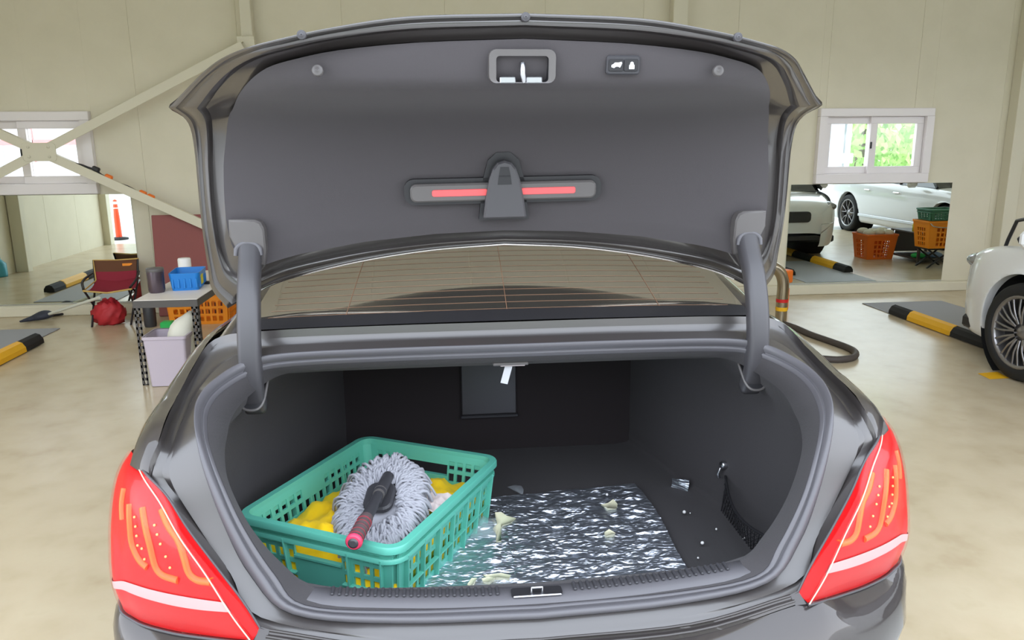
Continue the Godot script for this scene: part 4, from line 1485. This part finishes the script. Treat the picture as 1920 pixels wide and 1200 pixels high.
		for s in [[.0, .30, "rubber_black", .062], [.30, .92, "yellow_paint", .064], [.92, 1.5, "rubber_black", .062], [1.5, 2.1, "yellow_paint", .064]]:
			obj("segment", MB.new().prism(prof.call(s[3]), s[1] - s[0], Transform3D(Basis(), Vector3(0, 0, (s[0] + s[1]) / 2)), .006), s[2], gb)
	# yellow floor mark
	solo("floor_mark", MB.new().grid([pv([PY(1833, 700, .002), PY(1870, 697, .002)]), pv([PY(1856, 711, .002), PY(1893, 709, .002)])]), "yellow_paint", "small yellow painted mark on the floor by the minivan wheel", "floor marking")

func build_outside() -> void:
	rng.seed = 5
	# trees and shrubs seen through the right window and a pale building through the other
	var lm := MB.new()
	lm.g = -1
	lm.tri(Vector3(-.035, 0, 0), Vector3(.0, .06, .012), Vector3(.035, 0, 0))
	lm.tri(Vector3(-.035, 0, 0), Vector3(.035, 0, 0), Vector3(.0, -.06, .012))
	var leaf := lm.done()
	for t in [[7.6, -12.2, 3.2, 1.6, "leaf_pale", "round green tree outside behind the sliding window"], [9.3, -13.0, 3.2, 1.7, "leaf_pale", "pale green tree outside behind the sliding window"], [13.2, -15.0, 2.6, 1.6, "leaf", "tall green tree at the far end outside the window"]]:
		var tr := thing("tree", t[5], "tree", Vector3(t[0], 0, t[1]), 0.0, "trees")
		obj("trunk", MB.new().tube(pv([[0, 0, 0], [.05, t[2] * .6, 0], [0, t[2] * .9, .05]]), [.12, .09, .05], 8), "bark", tr)
		foliage(tr, Vector3(0, t[2] * .75, 0), Vector3(t[3], t[2] * .75, t[3]), 5000, leaf, t[4])
	var hd := thing("hedge", "low clipped green hedge across the road", "hedge", Vector3(-9, 0, 25))
	foliage(hd, Vector3(2, .7, 0), Vector3(14, 1.1, .9), 6000, leaf, "leaf", 2.0)
	for k in 9:
		var tx := -20.0 + 5.2 * k + rng.randf_range(-1, 1)
		var th := rng.randf_range(5.5, 8.5)
		var tr := thing("street_tree", "dark green street tree in the row across the road", "tree", Vector3(tx, 0, 28 + rng.randf_range(-1, 1)), 0.0, "trees across the road")
		obj("trunk", MB.new().tube(pv([[0, 0, 0], [.1, th * .5, 0], [0, th * .8, .05]]), [.2, .15, .06], 8), "bark", tr)
		foliage(tr, Vector3(0, th * .62, 0), Vector3(2.5, th * .42, 2.0), 3500, leaf, "leaf_dark", 3.5)
	var bd := thing("far_building", "pale building with a red stripe seen through the braced window", "building", Vector3(-8.6, 0, -15))
	obj("facade", MB.new().box(Vector3(0, 2.2, 0), Vector3(8, 4.4, 3)), "facade", bd)
	obj("stripe", MB.new().box(Vector3(0, 1.75, 1.52), Vector3(8, .09, .05)), "red_stripe", bd)
	obj("stripe", MB.new().box(Vector3(1.2, 2.6, 1.52), Vector3(.08, 2.4, .05)), "red_stripe", bd)
	obj("lower_panel", MB.new().box(Vector3(-1.6, .8, 1.52), Vector3(4.6, 1.6, .05)), "facade_blue", bd)
	var bp := thing("blue_shed", "pale blue shed with a white post outside the window", "building", Vector3(PZ(1560, 260, -10.6).x - .1, 0, -10.6))
	obj("wall", MB.new().box(Vector3(0, 1.3, 0), Vector3(.34, 2.6, .5)), "facade_blue", bp)
	obj("post", MB.new().box(Vector3(.25, 1.3, .2), Vector3(.08, 2.6, .1)), "facade", bp)
	solo("white_sign_board", MB.new().box(PZ(1580, 297, -9.9), Vector3(.32, .15, .04), .01).box(PZ(1580, 297, -9.9) + Vector3(0, -.75, 0), Vector3(.06, 1.25, .03)), "facade", "small white board standing in front of the pale blue shed outside", "sign")
	# traffic cone outside the doorway
	var cn := thing("traffic_post", "orange and white traffic post standing outside the doorway", "traffic cone", Vector3(-6.04, -.02, .42))
	obj("base", MB.new().lathe([[.16, 0.0], [.16, .03], [.06, .05]], 20), "rubber_black", cn)
	obj("body", MB.new().lathe([[.055, .04], [.05, .40], [.035, .72], [.001, .74]], 16), "cone_orange", cn)
	for y in [.42, .54, .65]:
		obj("band", MB.new().lathe([[.0545 - y * .022, y], [.0535 - y * .022, y + .05]], 16), "white_plastic", cn)

func foliage(parent: Node3D, c: Vector3, r: Vector3, n: int, leaf: Mesh, m: String, big := 1.0) -> void:
	var mm := MultiMesh.new()
	mm.transform_format = MultiMesh.TRANSFORM_3D
	mm.mesh = leaf
	mm.instance_count = n
	for i in n:
		var d := Vector3(rng.randfn(), rng.randfn(), rng.randfn()).normalized() * pow(rng.randf(), .4)
		var bs := Basis(Vector3(rng.randfn(), rng.randfn(), rng.randfn()).normalized(), rng.randf() * TAU).scaled(Vector3.ONE * rng.randf_range(.9, 2.0) * big)
		mm.set_instance_transform(i, Transform3D(bs, c + Vector3(d.x * r.x, d.y * r.y, d.z * r.z)))
	var o := MultiMeshInstance3D.new()
	o.name = "foliage"; o.multimesh = mm; o.material_override = M[m]
	o.set_meta("kind", "stuff")
	parent.add_child(o, true)

# ================================================================ cars and loose goods in the garage
func white_car(called: String, label: String, at: Vector3, S: Dictionary) -> Node3D:
	# local axes: front towards -z, front axle at z = 0
	var car := thing(called, label, "car", at)
	var zr: float = S.wb
	var st: Array = S.st                      # stations: z, half width, height of the shoulder line
	for sg in [1, -1]:
		var b := MB.new()
		var rows := []
		var keys := PackedVector3Array()
		for s in st: keys.append(Vector3(s[1], s[2], s[0]))
		for k in cr(keys, 20):
			var z := k.z
			var yb := 0.0
			for wc in [0.0, zr]:
				var dz := absf(z - wc)
				if dz < S.arch: yb = S.wr + sqrt(S.arch * S.arch - dz * dz)
			var w := k.x
			var r := PackedVector3Array()
			for p in cr(pv([[w * .90, k.y, z], [w * .955, k.y - .03, z], [w * .985, k.y - .10, z], [w, k.y - .24, z], [w, .52, z], [w * .99, .38, z], [w * .97, .25, z], [w * .93, .20, z]]), 3):
				r.append(Vector3(p.x * sg, maxf(p.y, yb), z))
			rows.append(r)
		b.grid(rows)
		obj("body_side", b, "paint_white", car)
		for wc in [0.0, zr]:                  # wheel houses
			b = MB.new()
			b.lathe([[S.arch + .012, 0.0], [S.arch + .012, .30], [.001, .30]], 40, Transform3D(Basis(Vector3.FORWARD, -PI / 2 * sg), Vector3((S.w - .05) * sg, S.wr, wc)))
			obj("wheel_house", b, "rubber_black", car)
		b = MB.new()                          # side glass
		var g: Array = S.glass
		b.grid([pv([[g[0][0] * sg, g[0][1], g[0][2]], [g[1][0] * sg, g[1][1], g[1][2]], [g[2][0] * sg, g[2][1], g[2][2]], [g[3][0] * sg, g[3][1], g[3][2]]]), pv([[g[4][0] * sg, g[4][1], g[4][2]], [g[5][0] * sg, g[5][1], g[5][2]], [g[6][0] * sg, g[6][1], g[6][2]], [g[7][0] * sg, g[7][1], g[7][2]]])])
		obj("side_window", b, "dark_glass", car)
		b = MB.new()                          # pillars and the line under the windows
		b.beam(Vector3(g[4][0] * sg, g[4][1], g[4][2]), Vector3(g[0][0] * sg, g[0][1], g[0][2]), .03, .05, .01)
		b.beam(Vector3((g[1][0] + .004) * sg, g[1][1], g[1][2]), Vector3((g[5][0] + .004) * sg, g[5][1], g[5][2]), .02, .07, .005)
		obj("pillar", b, "black_plastic", car)
		for hz in S.handles:
			b = MB.new()
			b.box(Vector3((S.w + .012) * sg, S.hy, hz), Vector3(.02, .024, .18), .008)
			obj("door_handle", b, "chrome", car)
		b = MB.new()                          # door seams as thin raised trims low on the side
		b.box(Vector3((S.w + .004) * sg, .34, zr * .5), Vector3(.014, .045, zr - 2.1 * S.arch), .004)
		obj("side_trim", b, "satin_metal", car)
		for wc in [0.0, zr]:
			var wh := make_wheel(S.wr, .235, S.spokes)
			car.add_child(wh, true)
			wh.position = Vector3((S.w - .12) * sg, S.wr, wc); wh.rotation.y = 0.0 if sg > 0 else PI
		b = MB.new()                          # headlamp
		var hl: Array = S.lamp
		b.ball(Vector3(hl[0] * sg, hl[1], hl[2]), Vector3(hl[3], hl[4], hl[5]), 10)
		var lampn := obj("headlamp", b, "headlamp", car)
		b = MB.new()
		b.ball(Vector3((hl[0] - .03) * sg, hl[1] - .01, hl[2] - hl[5] * .75), Vector3(.045, .045, .03), 8)
		obj("lamp_lens", b, "chrome", lampn)
		b = MB.new()
		b.box(Vector3((S.w + .10) * sg, S.glass[4][1] + .06, S.glass[4][2] + .35), Vector3(.17, .13, .09), .035)
		obj("door_mirror", b, "paint_white", car)
	# upper skin: nose, bonnet, windscreen base ... roof ... tail
	var top: Array = S.top                    # z, height, half width
	var b := MB.new()
	var rows := []
	var kk := PackedVector3Array()
	for t in top: kk.append(Vector3(t[2], t[1], t[0]))
	for k in cr(kk, 4):
		var r := PackedVector3Array()
		for j in 11:
			var u := -1.0 + j / 5.0
			r.append(Vector3(u * k.x, k.y - .03 * u * u * u * u, k.z + .10 * u * u * (1.0 if k.z < .2 else 0.0)))
		rows.append(r)
	b.grid(rows)
	obj("upper_skin", b, "paint_white", car)
	var ws: Array = S.screen
	b = MB.new()
	b.grid([pv([[-ws[0], ws[1] - .03, ws[2] + .03], [0, ws[1], ws[2] - .02], [ws[0], ws[1] - .03, ws[2] + .03]]), pv([[-ws[3], ws[4] - .03, ws[5]], [0, ws[4], ws[5] - .02], [ws[3], ws[4] - .03, ws[5]]])])
	obj("windscreen", b, "dark_glass", car)
	b = MB.new()
	b.prism(rrect(S.grille[0], S.grille[1], .05, 4), .05, Transform3D(Basis(), Vector3(0, S.grille[2], S.grille[3])), .008)
	var gr := obj("grille", b, "black_plastic", car)
	b = MB.new()
	b.prism(rrect(S.grille[0] * 1.6, .07, .03, 4), .05, Transform3D(Basis(), Vector3(0, .33, S.grille[3] + .035)), .008)
	obj("air_intake", b, "black_plastic", gr)
	b = MB.new()
	b.box(Vector3(0, .28, zr * .5), Vector3(S.w * 1.8, .1, zr + 1.4), .02)
	obj("underbody", b, "black_plastic", car)
	b = MB.new()
	b.box(Vector3(0, .62, st[st.size() - 1][0] - .02), Vector3(st[st.size() - 1][1] * 1.9, .75, .12), .05)
	obj("tail", b, "paint_white", car)
	return car

func build_cars() -> void:
	var van := white_car("minivan", "white minivan parked facing the wall with multi-spoke alloy wheels", Vector3(4.71, 0, -3.22), {
		"wb": 2.95, "w": .925, "wr": .345, "arch": .405, "spokes": 12, "hy": .86, "handles": [.95, 2.0],
		"st": [[-.94, .50, .62], [-.90, .62, .70], [-.80, .74, .77], [-.66, .83, .83], [-.45, .89, .885], [-.2, .915, .92], [.1, .925, .94], [.8, .925, .96], [1.8, .925, .97], [2.95, .925, .98], [3.5, .90, .98], [3.8, .86, .96]],
		"glass": [[.70, 1.56, .75], [.72, 1.62, 1.5], [.72, 1.62, 2.5], [.72, 1.55, 3.4], [.84, .955, -.20], [.85, .975, 1.0], [.85, .985, 2.3], [.84, .99, 3.6]],
		"top": [[-1.02, .40, .50], [-1.02, .58, .55], [-.98, .70, .60], [-.86, .79, .68], [-.66, .855, .76], [-.40, .91, .82], [-.22, .935, .83], [.20, 1.25, .78], [.62, 1.56, .72], [.95, 1.66, .70], [1.8, 1.70, .70], [2.9, 1.68, .70], [3.6, 1.55, .72], [3.82, 1.1, .80], [3.86, .6, .84]],
		"screen": [.82, .955, -.20, .72, 1.60, .72], "grille": [.56, .15, .63, -1.035], "lamp": [.735, .745, -.60, .09, .07, .22]})
	obj("window_frame_bar", MB.new().tube(pv([PZ(1884, 466, -3.6) - van.position, PZ(1890, 450, -3.57) - van.position, PZ(1907, 414, -3.5) - van.position, PZ(1935, 408, -3.3) - van.position]), .013, 8), "black_plastic", van)
	white_car("white_saloon", "white saloon parked at the far doorway, seen in the wall mirror", Vector3(8.43, 0, -3.42), {
		"wb": 2.80, "w": .91, "wr": .34, "arch": .39, "spokes": 5, "hy": .80, "handles": [1.25, 2.15],
		"st": [[-.92, .48, .58], [-.86, .62, .66], [-.72, .76, .74], [-.5, .86, .81], [-.2, .895, .86], [.2, .91, .90], [1.0, .91, .93], [2.0, .91, .96], [2.8, .91, .99], [3.4, .87, 1.0], [3.75, .78, .96]],
		"glass": [[.62, 1.36, 1.1], [.64, 1.43, 1.6], [.64, 1.42, 2.2], [.62, 1.33, 2.8], [.81, .92, .35], [.83, .94, 1.3], [.83, .96, 2.1], [.80, .99, 3.1]],
		"top": [[-.98, .36, .48], [-.98, .54, .52], [-.92, .64, .58], [-.7, .74, .70], [-.2, .85, .80], [.35, .93, .80], [.8, 1.20, .70], [1.1, 1.38, .62], [1.6, 1.46, .62], [2.2, 1.45, .62], [2.8, 1.33, .64], [3.25, 1.04, .74], [3.6, 1.0, .74], [3.8, .92, .72], [3.82, .5, .72]],
		"screen": [.79, .95, .34, .62, 1.40, 1.12], "grille": [.55, .16, .52, -1.0], "lamp": [.66, .68, -.74, .16, .07, .17]})

func slotted_leg(parent: Node3D, x: float, z: float, h: float, sx: float, sz: float) -> void:
	var b := MB.new()
	for q in [[Vector3(1, 0, 0), sx], [Vector3(0, 0, 1), sz]]:
		var d: Vector3 = q[0] * q[1]
		var w := .042
		for e in [[.006, .012], [.036, .012]]:
			b.box(Vector3(x, h / 2, z) + d * e[0], Vector3(.003, h, .003) + q[0] * (e[1] - .003), 0.0)
		var n := int(h / .045)
		for i in n + 1:
			b.box(Vector3(x, h * i / n, z) + d * w / 2, Vector3(.003, .020, .003) + q[0] * (w - .004), 0.0)
	obj("slotted_leg", b, "iron", parent)

func build_left_props() -> void:
	var tb := thing("work_table", "low slotted-steel work table with pale top beside the lilac bin", "table", Vector3(-2.09, 0, -4.53))
	obj("table_top", MB.new().box(Vector3(0, .602, 0), Vector3(.43, .022, 1.32), .004), "table_top", tb)
	var b := MB.new()
	for s in [-1, 1]:
		b.box(Vector3(.215 * s, .585, 0), Vector3(.006, .05, 1.33), .001)
		b.box(Vector3(0, .585, .663 * s), Vector3(.43, .05, .006), .001)
	obj("apron", b, "iron", tb)
	slotted_leg(tb, -.213, .663, .60, 1, -1); slotted_leg(tb, .213, .663, .60, -1, -1)
	slotted_leg(tb, -.213, -.663, .60, 1, 1); slotted_leg(tb, .213, -.663, .60, -1, 1)
	# things on the table
	var cn := thing("tumbler", "dark purple-grey steel tumbler standing on the work table", "tumbler", Vector3(-2.245, .613, -4.18))
	obj("body", MB.new().lathe([[.052, 0.0], [.058, .02], [.060, .15], [.058, .16]], 24), "tumbler", cn)
	obj("lid", MB.new().lathe([[.060, .155], [.062, .165], [.060, .18], [.001, .183]], 24), "grey_plastic", cn)
	var bb := thing("blue_basket", "bright blue plastic basket with a yellow label on the work table", "basket", Vector3(-2.075, .613, -4.37), .12)
	b = MB.new()
	var r0 := PackedVector3Array(); var r1 := PackedVector3Array(); var r2 := PackedVector3Array(); var r3 := PackedVector3Array()
	for p in rrect(.22, .33, .03, 4):
		r0.append(Vector3(p.x * .86, 0, p.y * .9)); r1.append(Vector3(p.x, .13, p.y)); r2.append(Vector3(p.x * .93, .13, p.y * .95)); r3.append(Vector3(p.x * .80, .008, p.y * .86))
	b.g = -1
	b.grid([r0, r1, r2, r3], true); b.fan(r3, Vector3(0, .008, 0)); b.fan(r0, Vector3.ZERO)
	obj("tub", b, "blue_plastic", bb)
	b = MB.new()
	for k in 5: b.box(Vector3(-.082 + .041 * k, .055, .158), Vector3(.014, .07, .012), .002)
	for k in 6: b.box(Vector3(.102, .055, -.12 + .048 * k), Vector3(.012, .07, .014), .002)
	obj("ribs", b, "blue_plastic", bb)
	obj("label", MB.new().box(Vector3(.108, .07, .06), Vector3(.006, .07, .075), .002), "label_yellow", bb)
	solo("white_tub", MB.new().lathe([[.001, .0], [.045, 0.0], [.05, .03], [.05, .155], [.045, .165], [.001, .168]], 20, Transform3D(Basis(), Vector3(-2.22, .613, -4.78))), "white_plastic", "small white lidded tub standing behind the blue basket", "tub")
	solo("black_remote", MB.new().box(PY(374, 530, .624) + Vector3(.03, 0, 0), Vector3(.10, .022, .05), .008), "black_plastic", "small black gadget lying on the work table top", "gadget")
	# bin in front
	var lb := thing("lilac_bin", "pale lilac plastic bin standing in front of the work table", "bin", Vector3(-2.105, 0, -3.935), 0)
	b = MB.new()
	r0 = PackedVector3Array(); r1 = PackedVector3Array(); r2 = PackedVector3Array(); r3 = PackedVector3Array()
	for p in rrect(.29, .27, .022, 4):
		r0.append(Vector3(p.x * .86, .004, p.y * .86)); r1.append(Vector3(p.x, .362, p.y)); r2.append(Vector3(p.x * .92, .362, p.y * .92)); r3.append(Vector3(p.x * .80, .02, p.y * .80))
	b.g = 1; b.grid([r1, r2], true); b.g = 2; b.grid([r2, r3], true); b.g = 3; b.fan(r3, Vector3(0, .02, 0)); b.g = 0; b.grid([r0, r1], true)
	obj("shell", b, "lilac", lb)
	b = MB.new()
	b.prism(rrect(.30, .28, .024, 4), .012, Transform3D(Basis(Vector3.RIGHT, PI / 2), Vector3(0, .345, 0)))
	var lip := MB.new()
	var lo := PackedVector3Array(); var li := PackedVector3Array(); var lo2 := PackedVector3Array()
	for p in rrect(.302, .282, .024, 4):
		lo.append(Vector3(p.x, .366, p.y)); lo2.append(Vector3(p.x, .345, p.y)); li.append(Vector3(p.x * .93, .366, p.y * .93))
	lip.g = 1; lip.grid([lo2, lo], true); lip.g = 2; lip.grid([lo, li], true)
	obj("rim", lip, "lilac", lb)
	solo("bin_bag", MB.new().tube(cr(pv([[-2.06, .06, -3.95], [-2.04, .34, -3.97], [-1.99, .44, -4.0], [-1.97, .50, -4.02]]), 4), [.09, .10, .10, .095, .09, .085, .075, .065, .055, .045, .035, .022, .010], 10), "cloth_pale", "pale plastic bag sticking up out of the lilac bin", "bag")
	# crates by the wall behind
	build_crate("orange_crate", "orange slatted plastic crate standing behind the work table legs", .62, .36, .34, Vector3(-2.46, 0.001, -5.95), PI / 2, "orange_plastic", false)
	solo("green_block", MB.new().box(PY(313, 628, 0) + Vector3(0, .06, -.05), Vector3(.11, .11, .10), .012), "green_plastic", "small bright green box on the floor under the work table", "box")
	solo("dark_bottle", MB.new().lathe([[.05, 0.0], [.055, .02], [.055, .2], [.03, .25], [.028, .30], [.001, .31]], 16, Transform3D(Basis(), PY(283, 612, 0))), "dark_plastic", "dark bottle standing on the floor beside the orange crate", "bottle")
	# red board against the wall
	var bd := thing("red_board", "dull maroon rectangular board leaning against the back wall", "board", Vector3(-2.44, 0, ZW + .22))
	b = MB.new()
	b.box(Vector3(0, .5, 0), Vector3(1.05, 1.0, .03), .006, Basis(Vector3.RIGHT, -.08))
	obj("board", b, "maroon", bd)
	obj("handle_tab", MB.new().box(Vector3(-.10, .93, -.05), Vector3(.10, .02, .02), .003, Basis(Vector3.RIGHT, -.08)), "grey_plastic", bd)
	# folding camp chair
	var ch := thing("folding_chair", "folding camp chair with dark red seat and brown back", "chair", Vector3(-3.30, 0, -6.02), .12)
	b = MB.new()
	b.grid(patch([[[-.20, .345, .19], [0, .315, .17], [.22, .345, .19]], [[-.19, .335, 0], [0, .305, 0], [.21, .335, 0]], [[-.17, .40, -.17], [0, .375, -.18], [.19, .40, -.17]]], 5, 5))
	obj("seat", b, "chair_red", ch)
	b = MB.new()
	b.grid(patch([[[-.18, .375, -.165], [0, .365, -.185], [.19, .375, -.165]], [[-.185, .47, -.20], [0, .46, -.225], [.195, .47, -.20]]], 5, 5))
	obj("lower_back", b, "chair_red", ch)
	b = MB.new()
	b.grid(patch([[[-.19, .465, -.20], [0, .455, -.225], [.20, .465, -.20]], [[-.20, .575, -.23], [0, .565, -.255], [.21, .575, -.23]]], 5, 5))
	obj("backrest", b, "chair_brown", ch)
	obj("label_patch", MB.new().box(Vector3(.10, .525, -.23), Vector3(.09, .025, .006), .001), "orange_plastic", ch)
	obj("piping", MB.new().tube(pv([[-.20, .35, .19], [0, .32, .175], [.22, .35, .19]]), .008, 6).tube(pv([[-.20, .35, .19], [-.18, .39, -.16], [-.20, .58, -.23], [0, .57, -.256], [.21, .58, -.23]]), .007, 6), "piping", ch)
	for s in [-1, 1]:
		obj("leg", MB.new().tube(pv([[.19 * s, .34, .18], [.16 * s, 0.0, -.17]]), .010, 8), "black_plastic", ch)
		obj("leg", MB.new().tube(pv([[.17 * s, 0.0, .17], [.19 * s, .36, -.16], [.20 * s, .58, -.235]]), .010, 8), "black_plastic", ch)
		obj("arm_strap", MB.new().tube(cr(pv([[.20 * s, .36, .17], [.235 * s, .42, .05], [.21 * s, .46, -.17]]), 4), .012, 6), "black_plastic", ch)
	# red bag below the chair
	var fn := FastNoiseLite.new()
	fn.seed = 3; fn.frequency = 5.0
	b = MB.new()
	var bag := []
	for i in 15:
		var r := PackedVector3Array()
		for k in 24:
			var th := PI * i / 14.0; var a := TAU * k / 24.0
			var d := Vector3(sin(th) * cos(a), cos(th), sin(th) * sin(a))
			var rr := 1.0 + .55 * fn.get_noise_3d(d.x, d.y * .7, d.z)
			r.append(Vector3(d.x * .14 * rr, maxf(.10 + d.y * .13 * rr, .002), d.z * .12 * rr))
		bag.append(r)
	b.grid(bag, true)
	var rb := obj("red_bag", b, "bag_red")
	tag(rb, "crumpled red bag on the floor under the folding chair", "bag")
	rb.position = Vector3(-3.33, 0, -5.96)
	var sq := thing("floor_squeegee", "dark-headed floor squeegee with a pale shaft lying below the mirror", "squeegee")
	obj("head", MB.new().tube(cr(pv([PY(38, 603, .02), PY(60, 597, .025), PY(80, 591, .05), PY(98, 588, .05)]), 4), [.012, .018, .024, .03, .034, .042, .05, .056, .06, .06, .056, .05, .03], 10, true, .7), "broom_dark", sq)
	obj("shaft", MB.new().tube(pv([PY(92, 589, .06), PY(186, 558, .30)]), .014, 8), "broom_shaft", sq)
	solo("black_rod", MB.new().tube(pv([PY(98, 592, .02), PY(196, 575, .02)]), .012, 8), "black_plastic", "thin black rod on the floor between squeegee and chair", "rod")
	# teal bottle near the left wall (seen in the mirror)
	var tbp := PY(3, 518, 0)
	solo("teal_bottle", MB.new().lathe([[.001, 0.0], [.085, 0.0], [.09, .03], [.088, .17], [.05, .21], [.03, .23], [.03, .26], [.001, .265]], 18, Transform3D(Basis(), Vector3(tbp.x, 0, 2 * ZW - tbp.z))), "teal_bottle", "teal plastic bottle on the floor near the side wall", "bottle")

func open_basket(called: String, label: String, at: Vector3, w: float, d: float, h: float, m: String) -> Node3D:
	var o := thing(called, label, "basket", at)
	var b := MB.new()
	for side in 4:
		var short := side % 2 == 0
		var ww := w if short else d
		var dist := (d if short else w) / 2
		var rot := Basis(Vector3.UP, side * PI / 2)
		var xf := func(x: float, y: float, dd: float) -> Vector3:
			var f := .82 + .18 * y / h
			return rot * Vector3(x * f, y, dist * f + dd)
		crate_wall(b, ww, h, 6, 5, func(i: int, j: int) -> int: return 1 if (j == 4 or i == 0 or i == 5) else 0, Rect2(), xf)
	b.box(Vector3(0, .006, 0), Vector3(w * .82, .012, d * .82))
	obj("tub", b, m, o)
	b = MB.new()
	var oo := PackedVector3Array(); var ii := PackedVector3Array(); var od := PackedVector3Array()
	for p in rrect(w + .03, d + .03, .03, 3):
		oo.append(Vector3(p.x, h, p.y)); od.append(Vector3(p.x, h - .025, p.y)); ii.append(Vector3(p.x * .92, h, p.y * .92))
	b.g = 1; b.grid([od, oo], true); b.g = 2; b.grid([oo, ii], true)
	obj("rim", b, m, o)
	return o

func build_right_props() -> void:
	# suction hose, guard rail
	var hp := PackedVector3Array()
	for q in [[1440, 598], [1487, 613], [1520, 627], [1560, 641], [1590, 652], [1604, 661], [1600, 670], [1575, 674], [1548, 673], [1500, 668]]: hp.append(PY(q[0], q[1], .027))
	solo("hose", MB.new().tube(cr(hp, 6), .026, 10), "hose", "thick dark rubber hose looped on the floor by the guard rail", "hose")
	var gx := thing("guard_rail", "bent stainless guard rail with red and yellow tape bands", "guard rail", Vector3(2.925, 0, -5.02))
	obj("pipe", MB.new().tube(cr(pv([[0, 0, 0], [.0, .25, 0], [-.005, .42, 0], [-.06, .52, 0], [-.17, .55, 0], [-.6, .55, 0], [-.72, .52, 0], [-.78, .42, 0], [-.785, .25, 0], [-.785, 0, 0]]), 6), .052, 16), "steel_pipe", gx)
	obj("red_band", MB.new().lathe([[.0535, .225], [.0535, .255]], 20), "red_tape", gx)
	obj("yellow_band", MB.new().lathe([[.0535, .145], [.0535, .18]], 20), "yellow_paint", gx)
	solo("orange_box", MB.new().box(PZ(1473, 518, -5.6) + Vector3(0, 0, 0), Vector3(.115, .13, .10), .012, Basis(Vector3.UP, .5)).box(PZ(1473, 560, -5.6), Vector3(.05, .22, .05), .005), "orange_deep", "orange plastic box standing behind the bent guard rail", "box")
	# goods between the two white cars (seen in the mirror)
	var ob := open_basket("orange_basket", "orange plastic basket full of pale cloths between the white cars", Vector3(6.10, 0, -4.02), .46, .40, .36, "orange_deep")
	rng.seed = 9
	for k in 6:
		var c := Vector3(5.96 + .14 * (k % 3), .37 + .012 * (k % 2), -4.10 + .16 * int(k / 3.0))
		solo("folded_cloth", MB.new().ball(c, Vector3(.085, .05, .085), 6), "cloth_pale", "pale cloth bundle heaped in the orange basket", "cloth", "cloths in the orange basket")
	var rk := thing("steel_rack", "low dark steel rack with a grey side panel between white cars", "rack", Vector3(6.64, 0, -4.33))
	for q in [[-.27, -.33], [.27, -.33], [-.27, .33], [.27, .33]]:
		obj("post", MB.new().box(Vector3(q[0], .21, q[1]), Vector3(.035, .42, .035), .004), "iron", rk)
	for y in [.06, .41]:
		obj("shelf", MB.new().box(Vector3(0, y, 0), Vector3(.56, .025, .68), .004), "iron", rk)
	obj("side_panel", MB.new().box(Vector3(-.05, .24, .30), Vector3(.40, .30, .012), .003), "mid_plastic", rk)
	solo("green_cloth", MB.new().ball(Vector3(6.44, .10, -4.55), Vector3(.10, .04, .08), 7), "green_plastic", "folded green cloth on the lower shelf of the steel rack", "cloth")
	solo("blue_cloth", MB.new().ball(Vector3(6.68, .10, -4.52), Vector3(.13, .045, .09), 7), "cloth_blue", "folded grey-blue cloth on the lower shelf of the steel rack", "cloth")
	for q in [[6.40, "label_yellow", "yellowish spray bottle standing on the steel rack"], [6.52, "bag_red", "red spray bottle standing on the steel rack"]]:
		solo("spray_bottle", MB.new().lathe([[.001, 0.0], [.035, 0.0], [.037, .10], [.015, .14], [.015, .17], [.001, .175]], 12, Transform3D(Basis(), Vector3(q[0], .423, -4.48))), q[1], q[2], "bottle")
	var sl := thing("folding_stool", "dark folding stool carrying the orange basket and green crate", "stool", Vector3(6.42, 0, -4.92))
	for s in [-1, 1]:
		obj("leg", MB.new().tube(pv([[-.17, 0, .12 * s], [.17, .25, .12 * s]]), .012, 8), "black_plastic", sl)
		obj("leg", MB.new().tube(pv([[.17, 0, .12 * s], [-.17, .25, .12 * s]]), .012, 8), "black_plastic", sl)
	obj("seat", MB.new().box(Vector3(0, .255, 0), Vector3(.38, .02, .30), .006), "black_plastic", sl)
	var yb := open_basket("yellow_basket", "orange-yellow shopping basket with a wire handle on the folding stool", Vector3(6.42, .266, -4.92), .46, .36, .36, "orange_plastic")
	obj("handle", MB.new().tube(cr(pv([[-.22, .334, -.18], [-.18, .294, -.21], [0, .279, -.22], [.18, .294, -.21], [.22, .334, -.18]]), 4), .007, 8), "satin_metal", yb)
	build_crate("green_tray", "dark green crate stacked on top of the orange-yellow basket", .46, .36, .15, Vector3(6.42, .628, -4.92), PI / 2, "crate_dark_green", false)

# ================================================================ start
func _ready() -> void:
	rng.seed = 1
	# camera
	var cam := Camera3D.new()
	cam.name = "camera"
	cam.fov = rad_to_deg(2.0 * atan(600.0 / FOC))
	cam.rotation = Vector3(-atan(330.0 / FOC), -deg_to_rad(5.65), -0.0083)
	cam.position = EYE
	cam.near = 0.05; cam.far = 200.0
	add_child(cam)
	cam.current = true
	cam_basis = Basis.from_euler(cam.rotation)
	# sky: bright overcast
	var env := Environment.new()
	var sm := ProceduralSkyMaterial.new()
	sm.sky_top_color = Color(0.85, 0.89, 0.94); sm.sky_horizon_color = Color(0.95, 0.97, 1.0)
	sm.ground_bottom_color = Color(0.5, 0.49, 0.47); sm.ground_horizon_color = Color(0.8, 0.8, 0.8)
	sm.sky_energy_multiplier = 1.0; sm.sky_curve = 0.3
	var sky := Sky.new()
	sky.sky_material = sm
	env.background_mode = Environment.BG_SKY
	env.sky = sky
	env.background_energy_multiplier = 4.0
	env.tonemap_mode = Environment.TONE_MAPPER_LINEAR
	env.tonemap_exposure = 1.2
	env.sdfgi_enabled = true; env.ssao_enabled = true; env.ssil_enabled = true
	var we := WorldEnvironment.new()
	we.name = "world_environment"; we.environment = env
	add_child(we)
	materials()
	build_room()
	build_sedan()
	build_trunk_goods()
	build_cars()
	build_left_props()
	build_right_props()
	build_outside()
